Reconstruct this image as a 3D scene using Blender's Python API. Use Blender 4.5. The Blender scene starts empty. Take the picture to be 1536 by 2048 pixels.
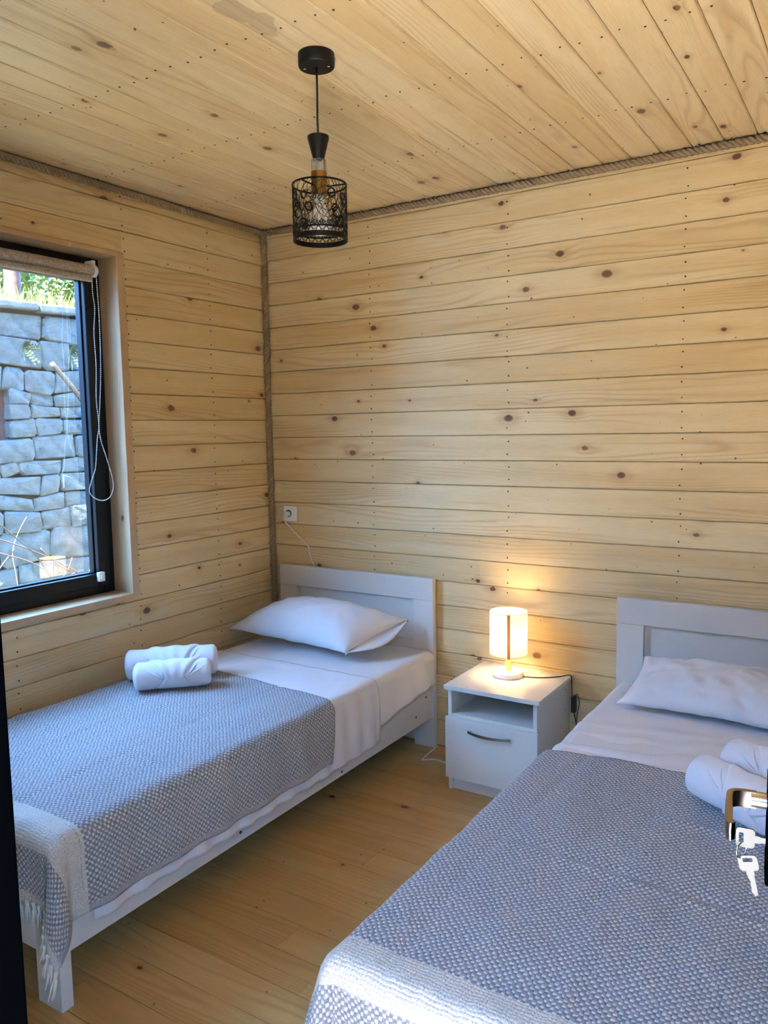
import bpy, bmesh, math, random
from math import sin, cos, pi, sqrt, atan2, radians, exp
from mathutils import Vector, Matrix, noise

random.seed(7)
sc = bpy.context.scene
C = sc.collection

# ------------------------------------------------------------------ camera
def make_camera():
    yaw, pitch, roll, f = 0.56748, -0.10311, -0.016668, 1585.95
    fwd = Vector((-sin(yaw) * cos(pitch), cos(yaw) * cos(pitch), sin(pitch)))
    right = Vector((cos(yaw), sin(yaw), 0))
    up = right.cross(fwd)
    r2 = right * cos(roll) + up * sin(roll)
    u2 = -right * sin(roll) + up * cos(roll)
    cam = bpy.data.cameras.new('camera')
    cam.sensor_fit = 'HORIZONTAL'
    cam.sensor_width = 36
    cam.lens = f * 36 / 1536
    cam.clip_start = 0.02
    o = bpy.data.objects.new('camera', cam)
    C.objects.link(o)
    m = Matrix.Identity(4)
    for i in range(3):
        m[i][0], m[i][1], m[i][2] = r2[i], u2[i], -fwd[i]
    m[0][3], m[1][3], m[2][3] = 2.77118, -3.2320, 1.51163
    o.matrix_world = m
    sc.camera = o
make_camera()

# ------------------------------------------------------------------ world, sun, exposure
world = bpy.data.worlds.new('sky')
sc.world = world
world.use_nodes = True
wn = world.node_tree
wn.nodes.clear()
_bg = wn.nodes.new('ShaderNodeBackground')
_bg.inputs['Strength'].default_value = 6.2
_wo = wn.nodes.new('ShaderNodeOutputWorld')
_bg.inputs['Color'].default_value = (0.215, 0.455, 1.0, 1)      # even, clear blue sky light
wn.links.new(_bg.outputs[0], _wo.inputs['Surface'])

def add_light(name, kind, loc, energy, color, **kw):
    l = bpy.data.lights.new(name, kind)
    l.energy = energy
    l.color = color
    for k, v in kw.items():
        setattr(l, k, v)
    o = bpy.data.objects.new(name, l)
    o.location = loc
    C.objects.link(o)
    return o
sun = add_light('sun', 'SUN', (0, 6, 8), 26.0, (1.0, 0.88, 0.70), angle=radians(0.6))
_sd = Vector((0.02, -0.58, 0.81))          # towards the sun: over the porch and the yard, never straight into the room
sun.rotation_euler = _sd.to_track_quat('Z', 'Y').to_euler()

def portal(name, loc, rot, sx, sy):
    o = add_light(name, 'AREA', loc, 1.0, (1, 1, 1), shape='RECTANGLE', size=sx, size_y=sy)
    o.rotation_euler = rot
    o.data.cycles.is_portal = True
portal('sky_portal_window', (-0.2, -1.53, 1.54), (0, radians(-90), 0), 1.42, 1.2)
portal('sky_portal_door', (2.34, -3.02, 1.05), (radians(90), 0, 0), 0.85, 2.1)

vs = sc.view_settings
vs.view_transform = 'Standard'
vs.look = 'None'
vs.exposure = 2.62
vs.gamma = 1.0
vs.use_curve_mapping = False
sc.cycles.use_denoising = True
sc.cycles.use_adaptive_sampling = True
sc.cycles.adaptive_threshold = 0.1
sc.cycles.adaptive_min_samples = 20
sc.cycles.max_bounces = 6
sc.cycles.diffuse_bounces = 5
sc.cycles.glossy_bounces = 2
sc.cycles.transmission_bounces = 5
sc.cycles.transparent_max_bounces = 8
sc.cycles.caustics_reflective = False
sc.cycles.caustics_refractive = False
sc.cycles.sample_clamp_indirect = 6.0

# ------------------------------------------------------------------ mesh helpers
def mesh(name, verts, faces, uvs=None, smooth=False):
    me = bpy.data.meshes.new(name)
    me.from_pydata([tuple(v) for v in verts], [], faces)
    me.update()
    if uvs is not None:
        ul = me.uv_layers.new(name='UVMap')
        for l in me.loops:
            ul.data[l.index].uv = uvs[l.vertex_index]
    if smooth:
        me.polygons.foreach_set('use_smooth', [True] * len(me.polygons))
    return me

def obj(name, me, mat=None, parent=None, loc=None, rot=None, mtx=None):
    o = bpy.data.objects.new(name, me)
    C.objects.link(o)
    if mat is not None and me is not None and not me.materials:
        me.materials.append(mat)
    if parent is not None:
        o.parent = parent
    if mtx is not None:
        o.matrix_world = mtx if parent is None else mtx
        if parent is not None:
            o.matrix_basis = mtx
    if loc is not None:
        o.location = loc
    if rot is not None:
        o.rotation_euler = rot
    return o

def empty(name, loc=(0, 0, 0), rotz=0):
    o = bpy.data.objects.new(name, None)
    o.empty_display_size = 0.05
    o.location = loc
    o.rotation_euler = (0, 0, rotz)
    C.objects.link(o)
    return o

def tag(o, label=None, cat=None, group=None, kind=None):
    if label: o['label'] = label
    if cat: o['category'] = cat
    if group: o['group'] = group
    if kind: o['kind'] = kind
    return o

class MB:
    """collects shapes of one part"""
    def __init__(s):
        s.v, s.f = [], []
    def add(s, verts, faces):
        n = len(s.v)
        s.v += [Vector(p) for p in verts]
        s.f += [tuple(i + n for i in fc) for fc in faces]
        return s
    def box(s, x0, x1, y0, y1, z0, z1):
        return s.add([(x0, y0, z0), (x1, y0, z0), (x1, y1, z0), (x0, y1, z0), (x0, y0, z1), (x1, y0, z1), (x1, y1, z1), (x0, y1, z1)],
                     [(0, 3, 2, 1), (4, 5, 6, 7), (0, 1, 5, 4), (1, 2, 6, 5), (2, 3, 7, 6), (3, 0, 4, 7)])
    def tube(s, pts, r, n=8, closed=False, caps=True):
        pts = [Vector(p) for p in pts]
        m = len(pts)
        rs = r if isinstance(r, (list, tuple)) else [r] * m
        base = len(s.v)
        prev = None
        for i, p in enumerate(pts):
            if closed:
                t = pts[(i + 1) % m] - pts[i - 1]
            else:
                t = pts[min(i + 1, m - 1)] - pts[max(i - 1, 0)]
            if t.length < 1e-9: t = Vector((0, 0, 1))
            t.normalize()
            if prev is None:
                a = Vector((0, 0, 1)) if abs(t.z) < 0.9 else Vector((1, 0, 0))
                prev = t.cross(a).normalized()
            else:
                prev = (prev - t * prev.dot(t))
                if prev.length < 1e-6: prev = t.orthogonal()
                prev.normalize()
            b = t.cross(prev)
            for k in range(n):
                an = 2 * pi * k / n
                s.v.append(p + (prev * cos(an) + b * sin(an)) * rs[i])
        segs = m if closed else m - 1
        for i in range(segs):
            j = (i + 1) % m
            for k in range(n):
                k2 = (k + 1) % n
                s.f.append((base + i * n + k, base + i * n + k2, base + j * n + k2, base + j * n + k))
        if caps and not closed:
            s.f.append(tuple(base + k for k in reversed(range(n))))
            s.f.append(tuple(base + (m - 1) * n + k for k in range(n)))
        return s
    def lathe(s, prof, n=32, cx=0, cy=0, cap0=True, cap1=True):
        base = len(s.v)
        for (r, z) in prof:
            for k in range(n):
                an = 2 * pi * k / n
                s.v.append(Vector((cx + r * cos(an), cy + r * sin(an), z)))
        for i in range(len(prof) - 1):
            for k in range(n):
                k2 = (k + 1) % n
                s.f.append((base + i * n + k, base + i * n + k2, base + (i + 1) * n + k2, base + (i + 1) * n + k))
        if cap0: s.f.append(tuple(base + k for k in reversed(range(n))))
        if cap1: s.f.append(tuple(base + (len(prof) - 1) * n + k for k in range(n)))
        return s
    def xf(s, m):
        s.v = [m @ p for p in s.v]
        return s
    def mesh(s, name, smooth=False, bevel=0, seg=2):
        me = mesh(name, s.v, s.f, smooth=smooth)
        if bevel:
            bm = bmesh.new()
            bm.from_mesh(me)
            bmesh.ops.recalc_face_normals(bm, faces=bm.faces)
            ed = [e for e in bm.edges if len(e.link_faces) == 2 and e.calc_face_angle(0) > 0.5]
            bmesh.ops.bevel(bm, geom=ed, offset=bevel, segments=seg, profile=0.6, affect='EDGES')
            bm.to_mesh(me)
            bm.free()
        return me
    def build(s, name, mat, parent=None, smooth=False, bevel=0, seg=2, auto=None, **kw):
        me = s.mesh(name, smooth, bevel, seg)
        if auto:
            me.polygons.foreach_set('use_smooth', [True] * len(me.polygons))
            bm = bmesh.new(); bm.from_mesh(me)
            for e in bm.edges:
                if len(e.link_faces) == 2 and e.calc_face_angle(0) > auto: e.smooth = False
            bm.to_mesh(me); bm.free()
        return obj(name, me, mat, parent, **kw)

def smoothpath(pts, sub=8, closed=False):
    pts = [Vector(p) for p in pts]
    n = len(pts)
    out = []
    rng = n if closed else n - 1
    for i in range(rng):
        g = (lambda j: pts[j % n]) if closed else (lambda j: pts[max(0, min(n - 1, j))])
        p0, p1, p2, p3 = g(i - 1), g(i), g(i + 1), g(i + 2)
        for k in range(sub):
            t = k / sub
            out.append(0.5 * ((2 * p1) + (p2 - p0) * t + (2 * p0 - 5 * p1 + 4 * p2 - p3) * t * t + (3 * p1 - p0 - 3 * p2 + p3) * t ** 3))
    if not closed: out.append(pts[-1])
    return out

# ------------------------------------------------------------------ material helpers
class NT:
    def __init__(s, name):
        s.m = bpy.data.materials.new(name)
        s.m.use_nodes = True
        s.t = s.m.node_tree
        s.t.nodes.clear()
        s.out = s.t.nodes.new('ShaderNodeOutputMaterial')
    def node(s, typ, **kw):
        n = s.t.nodes.new(typ)
        for k, v in kw.items():
            setattr(n, k, v)
        return n
    def put(s, sock, v):
        if isinstance(v, bpy.types.NodeSocket): s.t.links.new(v, sock)
        elif v is not None:
            if isinstance(v, (tuple, list)) and len(v) == 3 and sock.type == 'RGBA': v = (*v, 1)
            sock.default_value = v
    def math(s, op, a, b=None, c=None, clamp=False):
        n = s.node('ShaderNodeMath', operation=op, use_clamp=clamp)
        for i, v in enumerate((a, b, c)):
            if v is not None: s.put(n.inputs[i], v)
        return n.outputs[0]
    def mix(s, fac, a, b, mode='MIX'):
        n = s.node('ShaderNodeMix', data_type='RGBA', blend_type=mode)
        s.put(n.inputs[0], fac); s.put(n.inputs[6], a); s.put(n.inputs[7], b)
        return n.outputs[2]
    def mapr(s, v, a, b, c=0.0, d=1.0, smooth=True):
        n = s.node('ShaderNodeMapRange', interpolation_type='SMOOTHSTEP' if smooth else 'LINEAR')
        for i, x in enumerate((v, a, b, c, d)): s.put(n.inputs[i], x)
        return n.outputs[0]
    def comb(s, x, y, z=0.0):
        n = s.node('ShaderNodeCombineXYZ')
        s.put(n.inputs[0], x); s.put(n.inputs[1], y); s.put(n.inputs[2], z)
        return n.outputs[0]
    def sep(s, v):
        n = s.node('ShaderNodeSeparateXYZ'); s.put(n.inputs[0], v)
        return n.outputs[0], n.outputs[1], n.outputs[2]
    def noise(s, vec, scale=1.0, detail=2.0, rough=0.5, dims='2D', dist=0.0):
        n = s.node('ShaderNodeTexNoise', noise_dimensions=dims)
        s.put(n.inputs['Vector'], vec); s.put(n.inputs['Scale'], scale); s.put(n.inputs['Detail'], detail)
        s.put(n.inputs['Roughness'], rough); s.put(n.inputs['Distortion'], dist)
        return n.outputs[0]
    def coords(s, which='Object'):
        return s.node('ShaderNodeTexCoord').outputs[which]
    def bump(s, h, strength=0.3, dist=0.001):
        n = s.node('ShaderNodeBump')
        s.put(n.inputs['Strength'], strength); s.put(n.inputs['Distance'], dist); s.put(n.inputs['Height'], h)
        return n.outputs[0]
    def bsdf(s, color, rough=0.5, metal=0.0, spec=0.5, normal=None, **kw):
        n = s.node('ShaderNodeBsdfPrincipled')
        s.put(n.inputs['Base Color'], color); s.put(n.inputs['Roughness'], rough); s.put(n.inputs['Metallic'], metal)
        s.put(n.inputs['Specular IOR Level'], spec)
        if normal is not None: s.put(n.inputs['Normal'], normal)
        for k, v in kw.items(): s.put(n.inputs[k], v)
        return n.outputs[0]
    def surf(s, sh):
        s.t.links.new(sh, s.out.inputs['Surface'])
        return s.m

def plain(name, col, rough=0.5, metal=0.0, spec=0.5, nscale=0, namt=0.06, bump=0):
    n = NT(name)
    c, nor = col, None
    if nscale:
        v = n.noise(n.coords(), nscale, 3, 0.6, '3D')
        c = n.mix(n.mapr(v, 0.3, 0.7), tuple(x * (1 - namt) for x in col), tuple(min(1, x * (1 + namt)) for x in col))
        if bump: nor = n.bump(v, bump, 0.002)
    return n.surf(n.bsdf(c, rough, metal, spec, nor))

def pine(name, pale, warm, late, rough=0.42, knots=0.5, stain=None, gloss=0.5, freq=48.0):
    """knotty pine, grain along local X of each board"""
    n = NT(name)
    x, y, z = n.sep(n.coords())
    r = n.node('ShaderNodeObjectInfo').outputs['Random']
    X = n.math('ADD', x, n.math('MULTIPLY', r, 71.3))
    Y = n.math('ADD', y, n.math('MULTIPLY', r, 23.7))
    # knots: one jittered cell each ~0.3 m along, ~0.13 m across
    def knotfield(sx, sy, thr, rmax, squash):
        v = n.node('ShaderNodeTexVoronoi', voronoi_dimensions='2D', feature='F1')
        vx, vy = n.math('MULTIPLY', X, sx), n.math('MULTIPLY', Y, sy)
        n.put(v.inputs['Vector'], n.comb(vx, vy)); n.put(v.inputs['Scale'], 1.0); n.put(v.inputs['Randomness'], 1.0)
        px, py, _ = n.sep(v.outputs['Position'])
        dx = n.math('DIVIDE', n.math('SUBTRACT', vx, px), sx)
        dy = n.math('DIVIDE', n.math('SUBTRACT', vy, py), sy)
        d = n.math('SQRT', n.math('ADD', n.math('MULTIPLY', n.math('MULTIPLY', dx, dx), squash), n.math('MULTIPLY', dy, dy)))
        cr, cg, cb = n.sep(v.outputs['Color'])
        rad = n.mapr(cr, thr, 1.0, 0.0, rmax, False)
        return d, rad, cg, dx, dy
    d, rad, cg, dx, dy = knotfield(3.3, 6.5, 1 - knots, 0.0165, 0.5)
    wob = n.math('MULTIPLY', n.math('SUBTRACT', n.noise(n.comb(X, Y), 70, 1), 0.5), 0.004)
    dd = n.math('ADD', d, wob)
    knot = n.math('MULTIPLY', n.mapr(dd, n.math('MULTIPLY', rad, 1.15), n.math('MULTIPLY', rad, 0.55)), n.mapr(rad, 0.002, 0.004))
    halo = n.math('MULTIPLY', n.mapr(dd, n.math('MULTIPLY', rad, 3.6), rad), n.mapr(rad, 0.002, 0.005))
    # streak either side of a knot
    stre = n.math('MULTIPLY', n.mapr(n.math('ABSOLUTE', dy), n.math('MULTIPLY', rad, 1.1), 0.0), n.mapr(n.math('ABSOLUTE', dx), 0.10, 0.0))
    stre = n.math('MULTIPLY', stre, n.mapr(rad, 0.004, 0.008))
    d2, rad2, cg2, _, _ = knotfield(7.0, 14.0, 0.74, 0.0046, 0.8)
    pin = n.math('MULTIPLY', n.mapr(d2, n.math('MULTIPLY', rad2, 1.2), n.math('MULTIPLY', rad2, 0.6)), n.mapr(rad2, 0.0004, 0.001))
    # growth rings
    n1 = n.noise(n.comb(n.math('MULTIPLY', X, 0.55), n.math('MULTIPLY', Y, 7.0)), 1.0, 1.0, 0.45)
    n2 = n.noise(n.comb(n.math('MULTIPLY', X, 3.0), n.math('MULTIPLY', Y, 22.0)), 1.0, 0.0, 0.5)
    kb = n.math('DIVIDE', n.math('MULTIPLY', rad, 110.0), n.math('ADD', 1.0, n.math('POWER', n.math('DIVIDE', d, 0.02), 2.0)))
    ph = n.math('ADD', n.math('MULTIPLY', Y, freq), n.math('MULTIPLY', n1, 9.0))
    ph = n.math('ADD', ph, n.math('MULTIPLY', n2, 0.9))
    ph = n.math('ADD', ph, kb)
    si = n.math('SINE', n.math('MULTIPLY', ph, 2 * pi))
    ring = n.math('POWER', n.math('MULTIPLY_ADD', si, 0.5, 0.5), 3.0)
    area = n.mapr(n.noise(n.comb(n.math('MULTIPLY', X, 0.9), n.math('MULTIPLY', Y, 9.0)), 1.0, 0.0), 0.40, 0.66)
    fib = n.noise(n.comb(n.math('MULTIPLY', X, 14.0), n.math('MULTIPLY', Y, 520.0)), 1.0, 1.0, 0.6)
    tone = n.noise(n.comb(n.math('MULTIPLY', X, 1.6), n.math('MULTIPLY', Y, 16.0)), 1.0, 1.0, 0.55)
    r2 = n.math('FRACT', n.math('MULTIPLY', r, 17.31))
    tt = n.math('ADD', n.math('MULTIPLY', r2, 0.7), n.mapr(tone, 0.3, 0.75, 0.0, 0.5), clamp=True)
    col = n.mix(tt, pale, warm)
    g = n.math('MULTIPLY', ring, n.math('MULTIPLY_ADD', area, 0.36, 0.03))
    col = n.mix(g, col, late)
    col = n.mix(n.mapr(fib, 0.35, 0.75, 0.0, 0.16), col, late)
    col = n.mix(n.math('MULTIPLY', n.mapr(n.noise(n.comb(n.math('MULTIPLY', X, 1.1), n.math('MULTIPLY', Y, 30.0)), 1.0, 1.0), 0.66, 0.78), 0.25), col, late)
    col = n.mix(n.math('MULTIPLY', halo, 0.30), col, late)
    col = n.mix(n.math('MULTIPLY', stre, 0.35), col, late)
    kcol = n.mix(cg, (0.065, 0.020, 0.010), (0.20, 0.075, 0.03))
    col = n.mix(n.math('MULTIPLY', knot, 0.9), col, kcol)
    rim = n.math('MULTIPLY', knot, n.mapr(n.math('ABSOLUTE', n.math('SUBTRACT', dd, n.math('MULTIPLY', rad, 0.85))), 0.0022, 0.0))
    col = n.mix(n.math('MULTIPLY', rim, 0.7), col, (0.04, 0.014, 0.008))
    col = n.mix(n.math('MULTIPLY', pin, 0.9), col, (0.12, 0.045, 0.02))
    if stain:
        px, py, pz = n.sep(n.node('ShaderNodeNewGeometry').outputs['Position'])
        w = n.math('MULTIPLY', n.math('SUBTRACT', n.noise(n.comb(px, py), 9.0, 2), 0.5), 0.09)
        acc = None
        for (sx, sy, sr, sq) in stain:
            ddx, ddy = n.math('SUBTRACT', px, sx), n.math('MULTIPLY', n.math('SUBTRACT', py, sy), sq)
            ds = n.math('ADD', n.math('SQRT', n.math('ADD', n.math('MULTIPLY', ddx, ddx), n.math('MULTIPLY', ddy, ddy))), w)
            mk = n.mapr(ds, sr, sr * 0.86)
            acc = mk if acc is None else n.math('MAXIMUM', acc, mk)
        col = n.mix(n.math('MULTIPLY', acc, 0.42), col, (0.30, 0.20, 0.115))
    und = n.noise(n.comb(n.math('MULTIPLY', X, 2.2), n.math('MULTIPLY', Y, 26.0)), 1.0, 1.0, 0.5)
    nor = n.bump(und, 0.30, 0.0025)
    ro = n.math('ADD', n.mapr(fib, 0.3, 0.7, rough - 0.05, rough + 0.06), n.math('MULTIPLY', knot, -0.08))
    return n.surf(n.bsdf(col, ro, 0, gloss, nor))

PINE_WALL = pine('pine_wall', (0.76, 0.61, 0.335), (0.66, 0.475, 0.215), (0.40, 0.215, 0.075), 0.48, 0.45, gloss=0.4)
PINE_CEIL = pine('pine_ceiling', (0.79, 0.64, 0.375), (0.70, 0.51, 0.255), (0.42, 0.235, 0.09), 0.42, 0.36,
                 stain=[(1.389, -1.59, 0.045, 0.9), (1.37, -1.69, 0.035, 0.45)])
PINE_FLOOR = pine('pine_floor', (0.58, 0.37, 0.135), (0.48, 0.275, 0.085), (0.32, 0.155, 0.04), 0.33, 0.30, gloss=0.45, freq=40)
PINE_CASE = pine('pine_casing', (0.66, 0.49, 0.29), (0.56, 0.37, 0.19), (0.36, 0.19, 0.08), 0.45, 0.1)
PINE_SUBWALL = plain('pine_shadow_gap', (0.20, 0.11, 0.045), 0.8)
WHITE_LAM = plain('white_laminate', (0.66, 0.625, 0.545), 0.38, nscale=300, namt=0.02)
BLACK_FRAME = plain('black_window_frame', (0.005, 0.0055, 0.006), 0.4, spec=0.3)
BLACK_METAL = plain('black_metal', (0.005, 0.004, 0.004), 0.45, 0.0, spec=0.3)
BLACK_PLASTIC = plain('black_plastic', (0.012, 0.012, 0.013), 0.4)
NAVY = plain('navy_door_paint', (0.0007, 0.0009, 0.0011), 0.9, spec=0.0)
WHITE_PLASTIC = plain('white_plastic', (0.80, 0.80, 0.78), 0.35)
WHITE_CORD = plain('white_cord', (0.78, 0.75, 0.68), 0.5)
CHROME = plain('brushed_nickel', (0.62, 0.60, 0.57), 0.25, 1.0)
BRONZE = plain('handle_metal', (0.42, 0.38, 0.33), 0.22, 1.0)
KEY_METAL = plain('key_nickel', (0.15, 0.155, 0.15), 0.5, 0.4)
BRASS = plain('brass', (0.30, 0.185, 0.055), 0.3, 1.0)
NAIL = plain('nail_steel', (0.035, 0.026, 0.02), 0.5, 0.4)
SCREW = plain('screw_recess', (0.05, 0.045, 0.04), 0.5, 0.5)

def cloth_white(name, col, scale=900, bump=0.15, rough=0.85, sheen=0.1):
    n = NT(name)
    v = n.noise(n.coords(), scale, 2, 0.6, '3D')
    c = n.mix(v, tuple(x * 0.96 for x in col), col)
    return n.surf(n.bsdf(c, rough, 0, 0.25, n.bump(v, bump, 0.001), **{'Sheen Weight': sheen}))
SHEET = cloth_white('white_cotton_sheet', (0.68, 0.665, 0.65))
PILLOWCASE = cloth_white('white_pillowcase', (0.70, 0.685, 0.675))
MATTRESS = cloth_white('mattress_cover', (0.66, 0.64, 0.61))
TERRY = cloth_white('white_terry', (0.72, 0.72, 0.73), 420, 0.9, 0.95, 0.4)
FRINGE = cloth_white('cream_yarn', (0.74, 0.69, 0.58), 700, 0.5)

def blanket_mat():
    n = NT('woven_blanket')
    u, v, _ = n.sep(n.coords('UV'))
    p = 0.0165
    jj = n.math('MULTIPLY', n.math('SUBTRACT', n.noise(n.comb(u, v), 45, 1), 0.5), 2.6)
    su = n.math('SINE', n.math('ADD', n.math('MULTIPLY', u, 2 * pi / p), jj))
    sv = n.math('SINE', n.math('SUBTRACT', n.math('MULTIPLY', v, 2 * pi / p), jj))
    prod = n.math('MULTIPLY', su, sv)
    dots = n.mapr(prod, -0.12, 0.50)
    jit = n.noise(n.comb(u, v), 130, 2)
    yarn = n.mix(n.mapr(jit, 0.3, 0.7), (0.19, 0.20, 0.215), (0.27, 0.275, 0.285))
    light = n.mix(n.mapr(jit, 0.3, 0.7), (0.47, 0.46, 0.44), (0.60, 0.59, 0.565))
    weave = n.mix(dots, yarn, light)
    cream = n.mix(n.mapr(n.noise(n.comb(u, v), 240, 2), 0.3, 0.7), (0.50, 0.475, 0.40), (0.62, 0.59, 0.51))
    strp = n.math('MULTIPLY', n.math('SINE', n.math('MULTIPLY', v, 2 * pi / 0.022)), 0.016)
    b = n.math('ADD', v, n.math('MULTIPLY', n.math('SUBTRACT', n.noise(n.comb(n.math('MULTIPLY', u, 7), n.math('MULTIPLY', v, 60)), 1, 2), 0.5), 0.02))
    b = n.math('ADD', b, n.math('MULTIPLY', strp, n.mapr(n.math('ABSOLUTE', n.math('ADD', v, 0.055)), 0.05, 0.0)))
    band1 = n.math('MULTIPLY', n.mapr(b, -0.042, -0.034), n.mapr(b, 0.078, 0.070))
    band2 = n.mapr(b, 0.185, 0.205)
    m = n.math('MAXIMUM', band1, band2)
    col = n.mix(m, weave, cream)
    hem = n.mapr(n.node('ShaderNodeAttribute', attribute_name='hem').outputs['Fac'], 0.024, 0.020)
    hemc = n.mix(n.mapr(jit, 0.3, 0.7), (0.33, 0.33, 0.32), (0.42, 0.415, 0.40))
    col = n.mix(n.math('MULTIPLY', hem, n.math('SUBTRACT', 1.0, m)), col, hemc)
    h = n.math('ADD', n.math('ABSOLUTE', prod), n.math('MULTIPLY', jit, 0.5))
    nor = n.bump(h, 0.55, 0.004)
    return n.surf(n.bsdf(col, 0.92, 0, 0.15, nor, **{'Sheen Weight': 0.15}))
BLANKET = blanket_mat()

def glass_mat(name, ior=1.5, tint=(0.93, 0.97, 0.97)):
    n = NT(name)
    tr = n.node('ShaderNodeBsdfTransparent'); n.put(tr.inputs[0], tint)
    gl = n.node('ShaderNodeBsdfGlossy'); n.put(gl.inputs['Roughness'], 0.0); n.put(gl.inputs[0], (1, 1, 1))
    lw = n.node('ShaderNodeLayerWeight'); n.put(lw.inputs[0], 0.5)
    f = n.math('MULTIPLY_ADD', n.math('POWER', lw.outputs['Facing'], 5.0), 0.86, 0.13, clamp=True)
    mx = n.node('ShaderNodeMixShader')
    n.put(mx.inputs[0], f); n.t.links.new(tr.outputs[0], mx.inputs[1]); n.t.links.new(gl.outputs[0], mx.inputs[2])
    return n.surf(mx.outputs[0])
GLASS = glass_mat('window_glass', 1.6)
def crystal_mat():
    n = NT('clear_acrylic')
    return n.surf(n.bsdf((0.95, 0.96, 0.95), 0.05, 0, 0.5, **{'Transmission Weight': 0.9, 'IOR': 1.45}))
CRYSTAL = crystal_mat()

def shade_mat():
    n = NT('linen_lampshade')
    x, y, z = n.sep(n.coords())
    an = n.math('ARCTAN2', y, x)
    f = n.noise(n.comb(n.math('MULTIPLY', an, 26), n.math('MULTIPLY', z, 22)), 1, 3, 0.6)
    c = n.mix(n.mapr(f, 0.3, 0.72), (0.86, 0.74, 0.50), (0.95, 0.88, 0.70))
    d = n.node('ShaderNodeBsdfDiffuse'); n.put(d.inputs[0], c)
    t = n.node('ShaderNodeBsdfTranslucent'); n.put(t.inputs[0], c)
    m = n.node('ShaderNodeMixShader'); n.put(m.inputs[0], 0.15)
    n.t.links.new(d.outputs[0], m.inputs[1]); n.t.links.new(t.outputs[0], m.inputs[2])
    return n.surf(m.outputs[0])
SHADE = shade_mat()
def emit(name, col, st):
    n = NT(name)
    e = n.node('ShaderNodeEmission'); n.put(e.inputs[0], col); n.put(e.inputs[1], st)
    return n.surf(e.outputs[0])
BULB_ON = emit('lit_bulb', (1.0, 0.76, 0.46), 14.0)
def veneer_mat():
    n = NT('beech_veneer')
    d = n.node('ShaderNodeBsdfDiffuse'); n.put(d.inputs[0], (0.66, 0.42, 0.20))
    t = n.node('ShaderNodeBsdfTranslucent'); n.put(t.inputs[0], (0.75, 0.48, 0.22))
    m = n.node('ShaderNodeMixShader'); n.put(m.inputs[0], 0.55)
    n.t.links.new(d.outputs[0], m.inputs[1]); n.t.links.new(t.outputs[0], m.inputs[2])
    return n.surf(m.outputs[0])
VENEER = veneer_mat()
LIGHT_WOOD = plain('light_beech', (0.62, 0.40, 0.19), 0.5, nscale=60, namt=0.12)
BASE_WHITE = plain('whitewashed_wood', (0.76, 0.73, 0.68), 0.55, nscale=80, namt=0.05)
OPAL = plain('opal_bulb_glass', (0.80, 0.82, 0.82), 0.25)

def rope_mat():
    n = NT('jute_rope')
    v = n.noise(n.coords(), 500, 2, 0.6, '3D')
    c = n.mix(n.mapr(v, 0.3, 0.7), (0.22, 0.15, 0.08), (0.46, 0.34, 0.20))
    return n.surf(n.bsdf(c, 0.9, 0, 0.2, n.bump(v, 0.8, 0.002)))
ROPE = rope_mat()

def stone_mat():
    n = NT('grey_field_stone')
    r = n.node('ShaderNodeObjectInfo').outputs['Random']
    v = n.noise(n.coords(), 9, 5, 0.62, '3D')
    f = n.noise(n.coords(), 60, 3, 0.6, '3D')
    c = n.mix(n.mapr(v, 0.3, 0.72), (0.052, 0.072, 0.080), (0.155, 0.195, 0.21))
    c = n.mix(n.math('MULTIPLY', r, 0.7), c, (0.11, 0.13, 0.136))
    c = n.mix(n.mapr(f, 0.58, 0.75, 0, 0.5), c, (0.29, 0.315, 0.325))
    h = n.math('ADD', v, n.math('MULTIPLY', f, 0.4))
    return n.surf(n.bsdf(c, 0.9, 0, 0.2, n.bump(h, 0.8, 0.02)))
STONE = stone_mat()
MORTAR = plain('dark_mortar', (0.018, 0.022, 0.024), 0.95, nscale=30, namt=0.3)
GROUND = plain('yard_gravel', (0.16, 0.16, 0.12), 0.95, nscale=20, namt=0.2, bump=0.5)
LEAF_A = plain('leaf_green', (0.055, 0.12, 0.018), 0.6, nscale=8, namt=0.4)
LEAF_B = plain('leaf_yellow_green', (0.13, 0.16, 0.028), 0.6, nscale=8, namt=0.4)
FERN = plain('fern_green', (0.022, 0.045, 0.016), 0.7, nscale=20, namt=0.3)
TURF = plain('hillside_turf', (0.07, 0.095, 0.02), 0.95, nscale=12, namt=0.4)
RUST = plain('rusty_pole', (0.09, 0.042, 0.035), 0.8, nscale=30, namt=0.25)
TWIG = plain('dry_twig', (0.06, 0.046, 0.04), 0.9, nscale=60, namt=0.25)
OLDWOOD = plain('weathered_shutter', (0.08, 0.055, 0.065), 0.85, nscale=25, namt=0.3)
STUCCO = plain('outer_cladding', (0.40, 0.27, 0.14), 0.8)
BLINDCLOTH = plain('blind_fabric', (0.42, 0.35, 0.27), 0.9, nscale=120, namt=0.25)

# ------------------------------------------------------------------ room shell
H, RX, FY = 2.539, 3.0, -2.95
PT = 0.014          # plank thickness
S = 0.11311         # plank pitch

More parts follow.
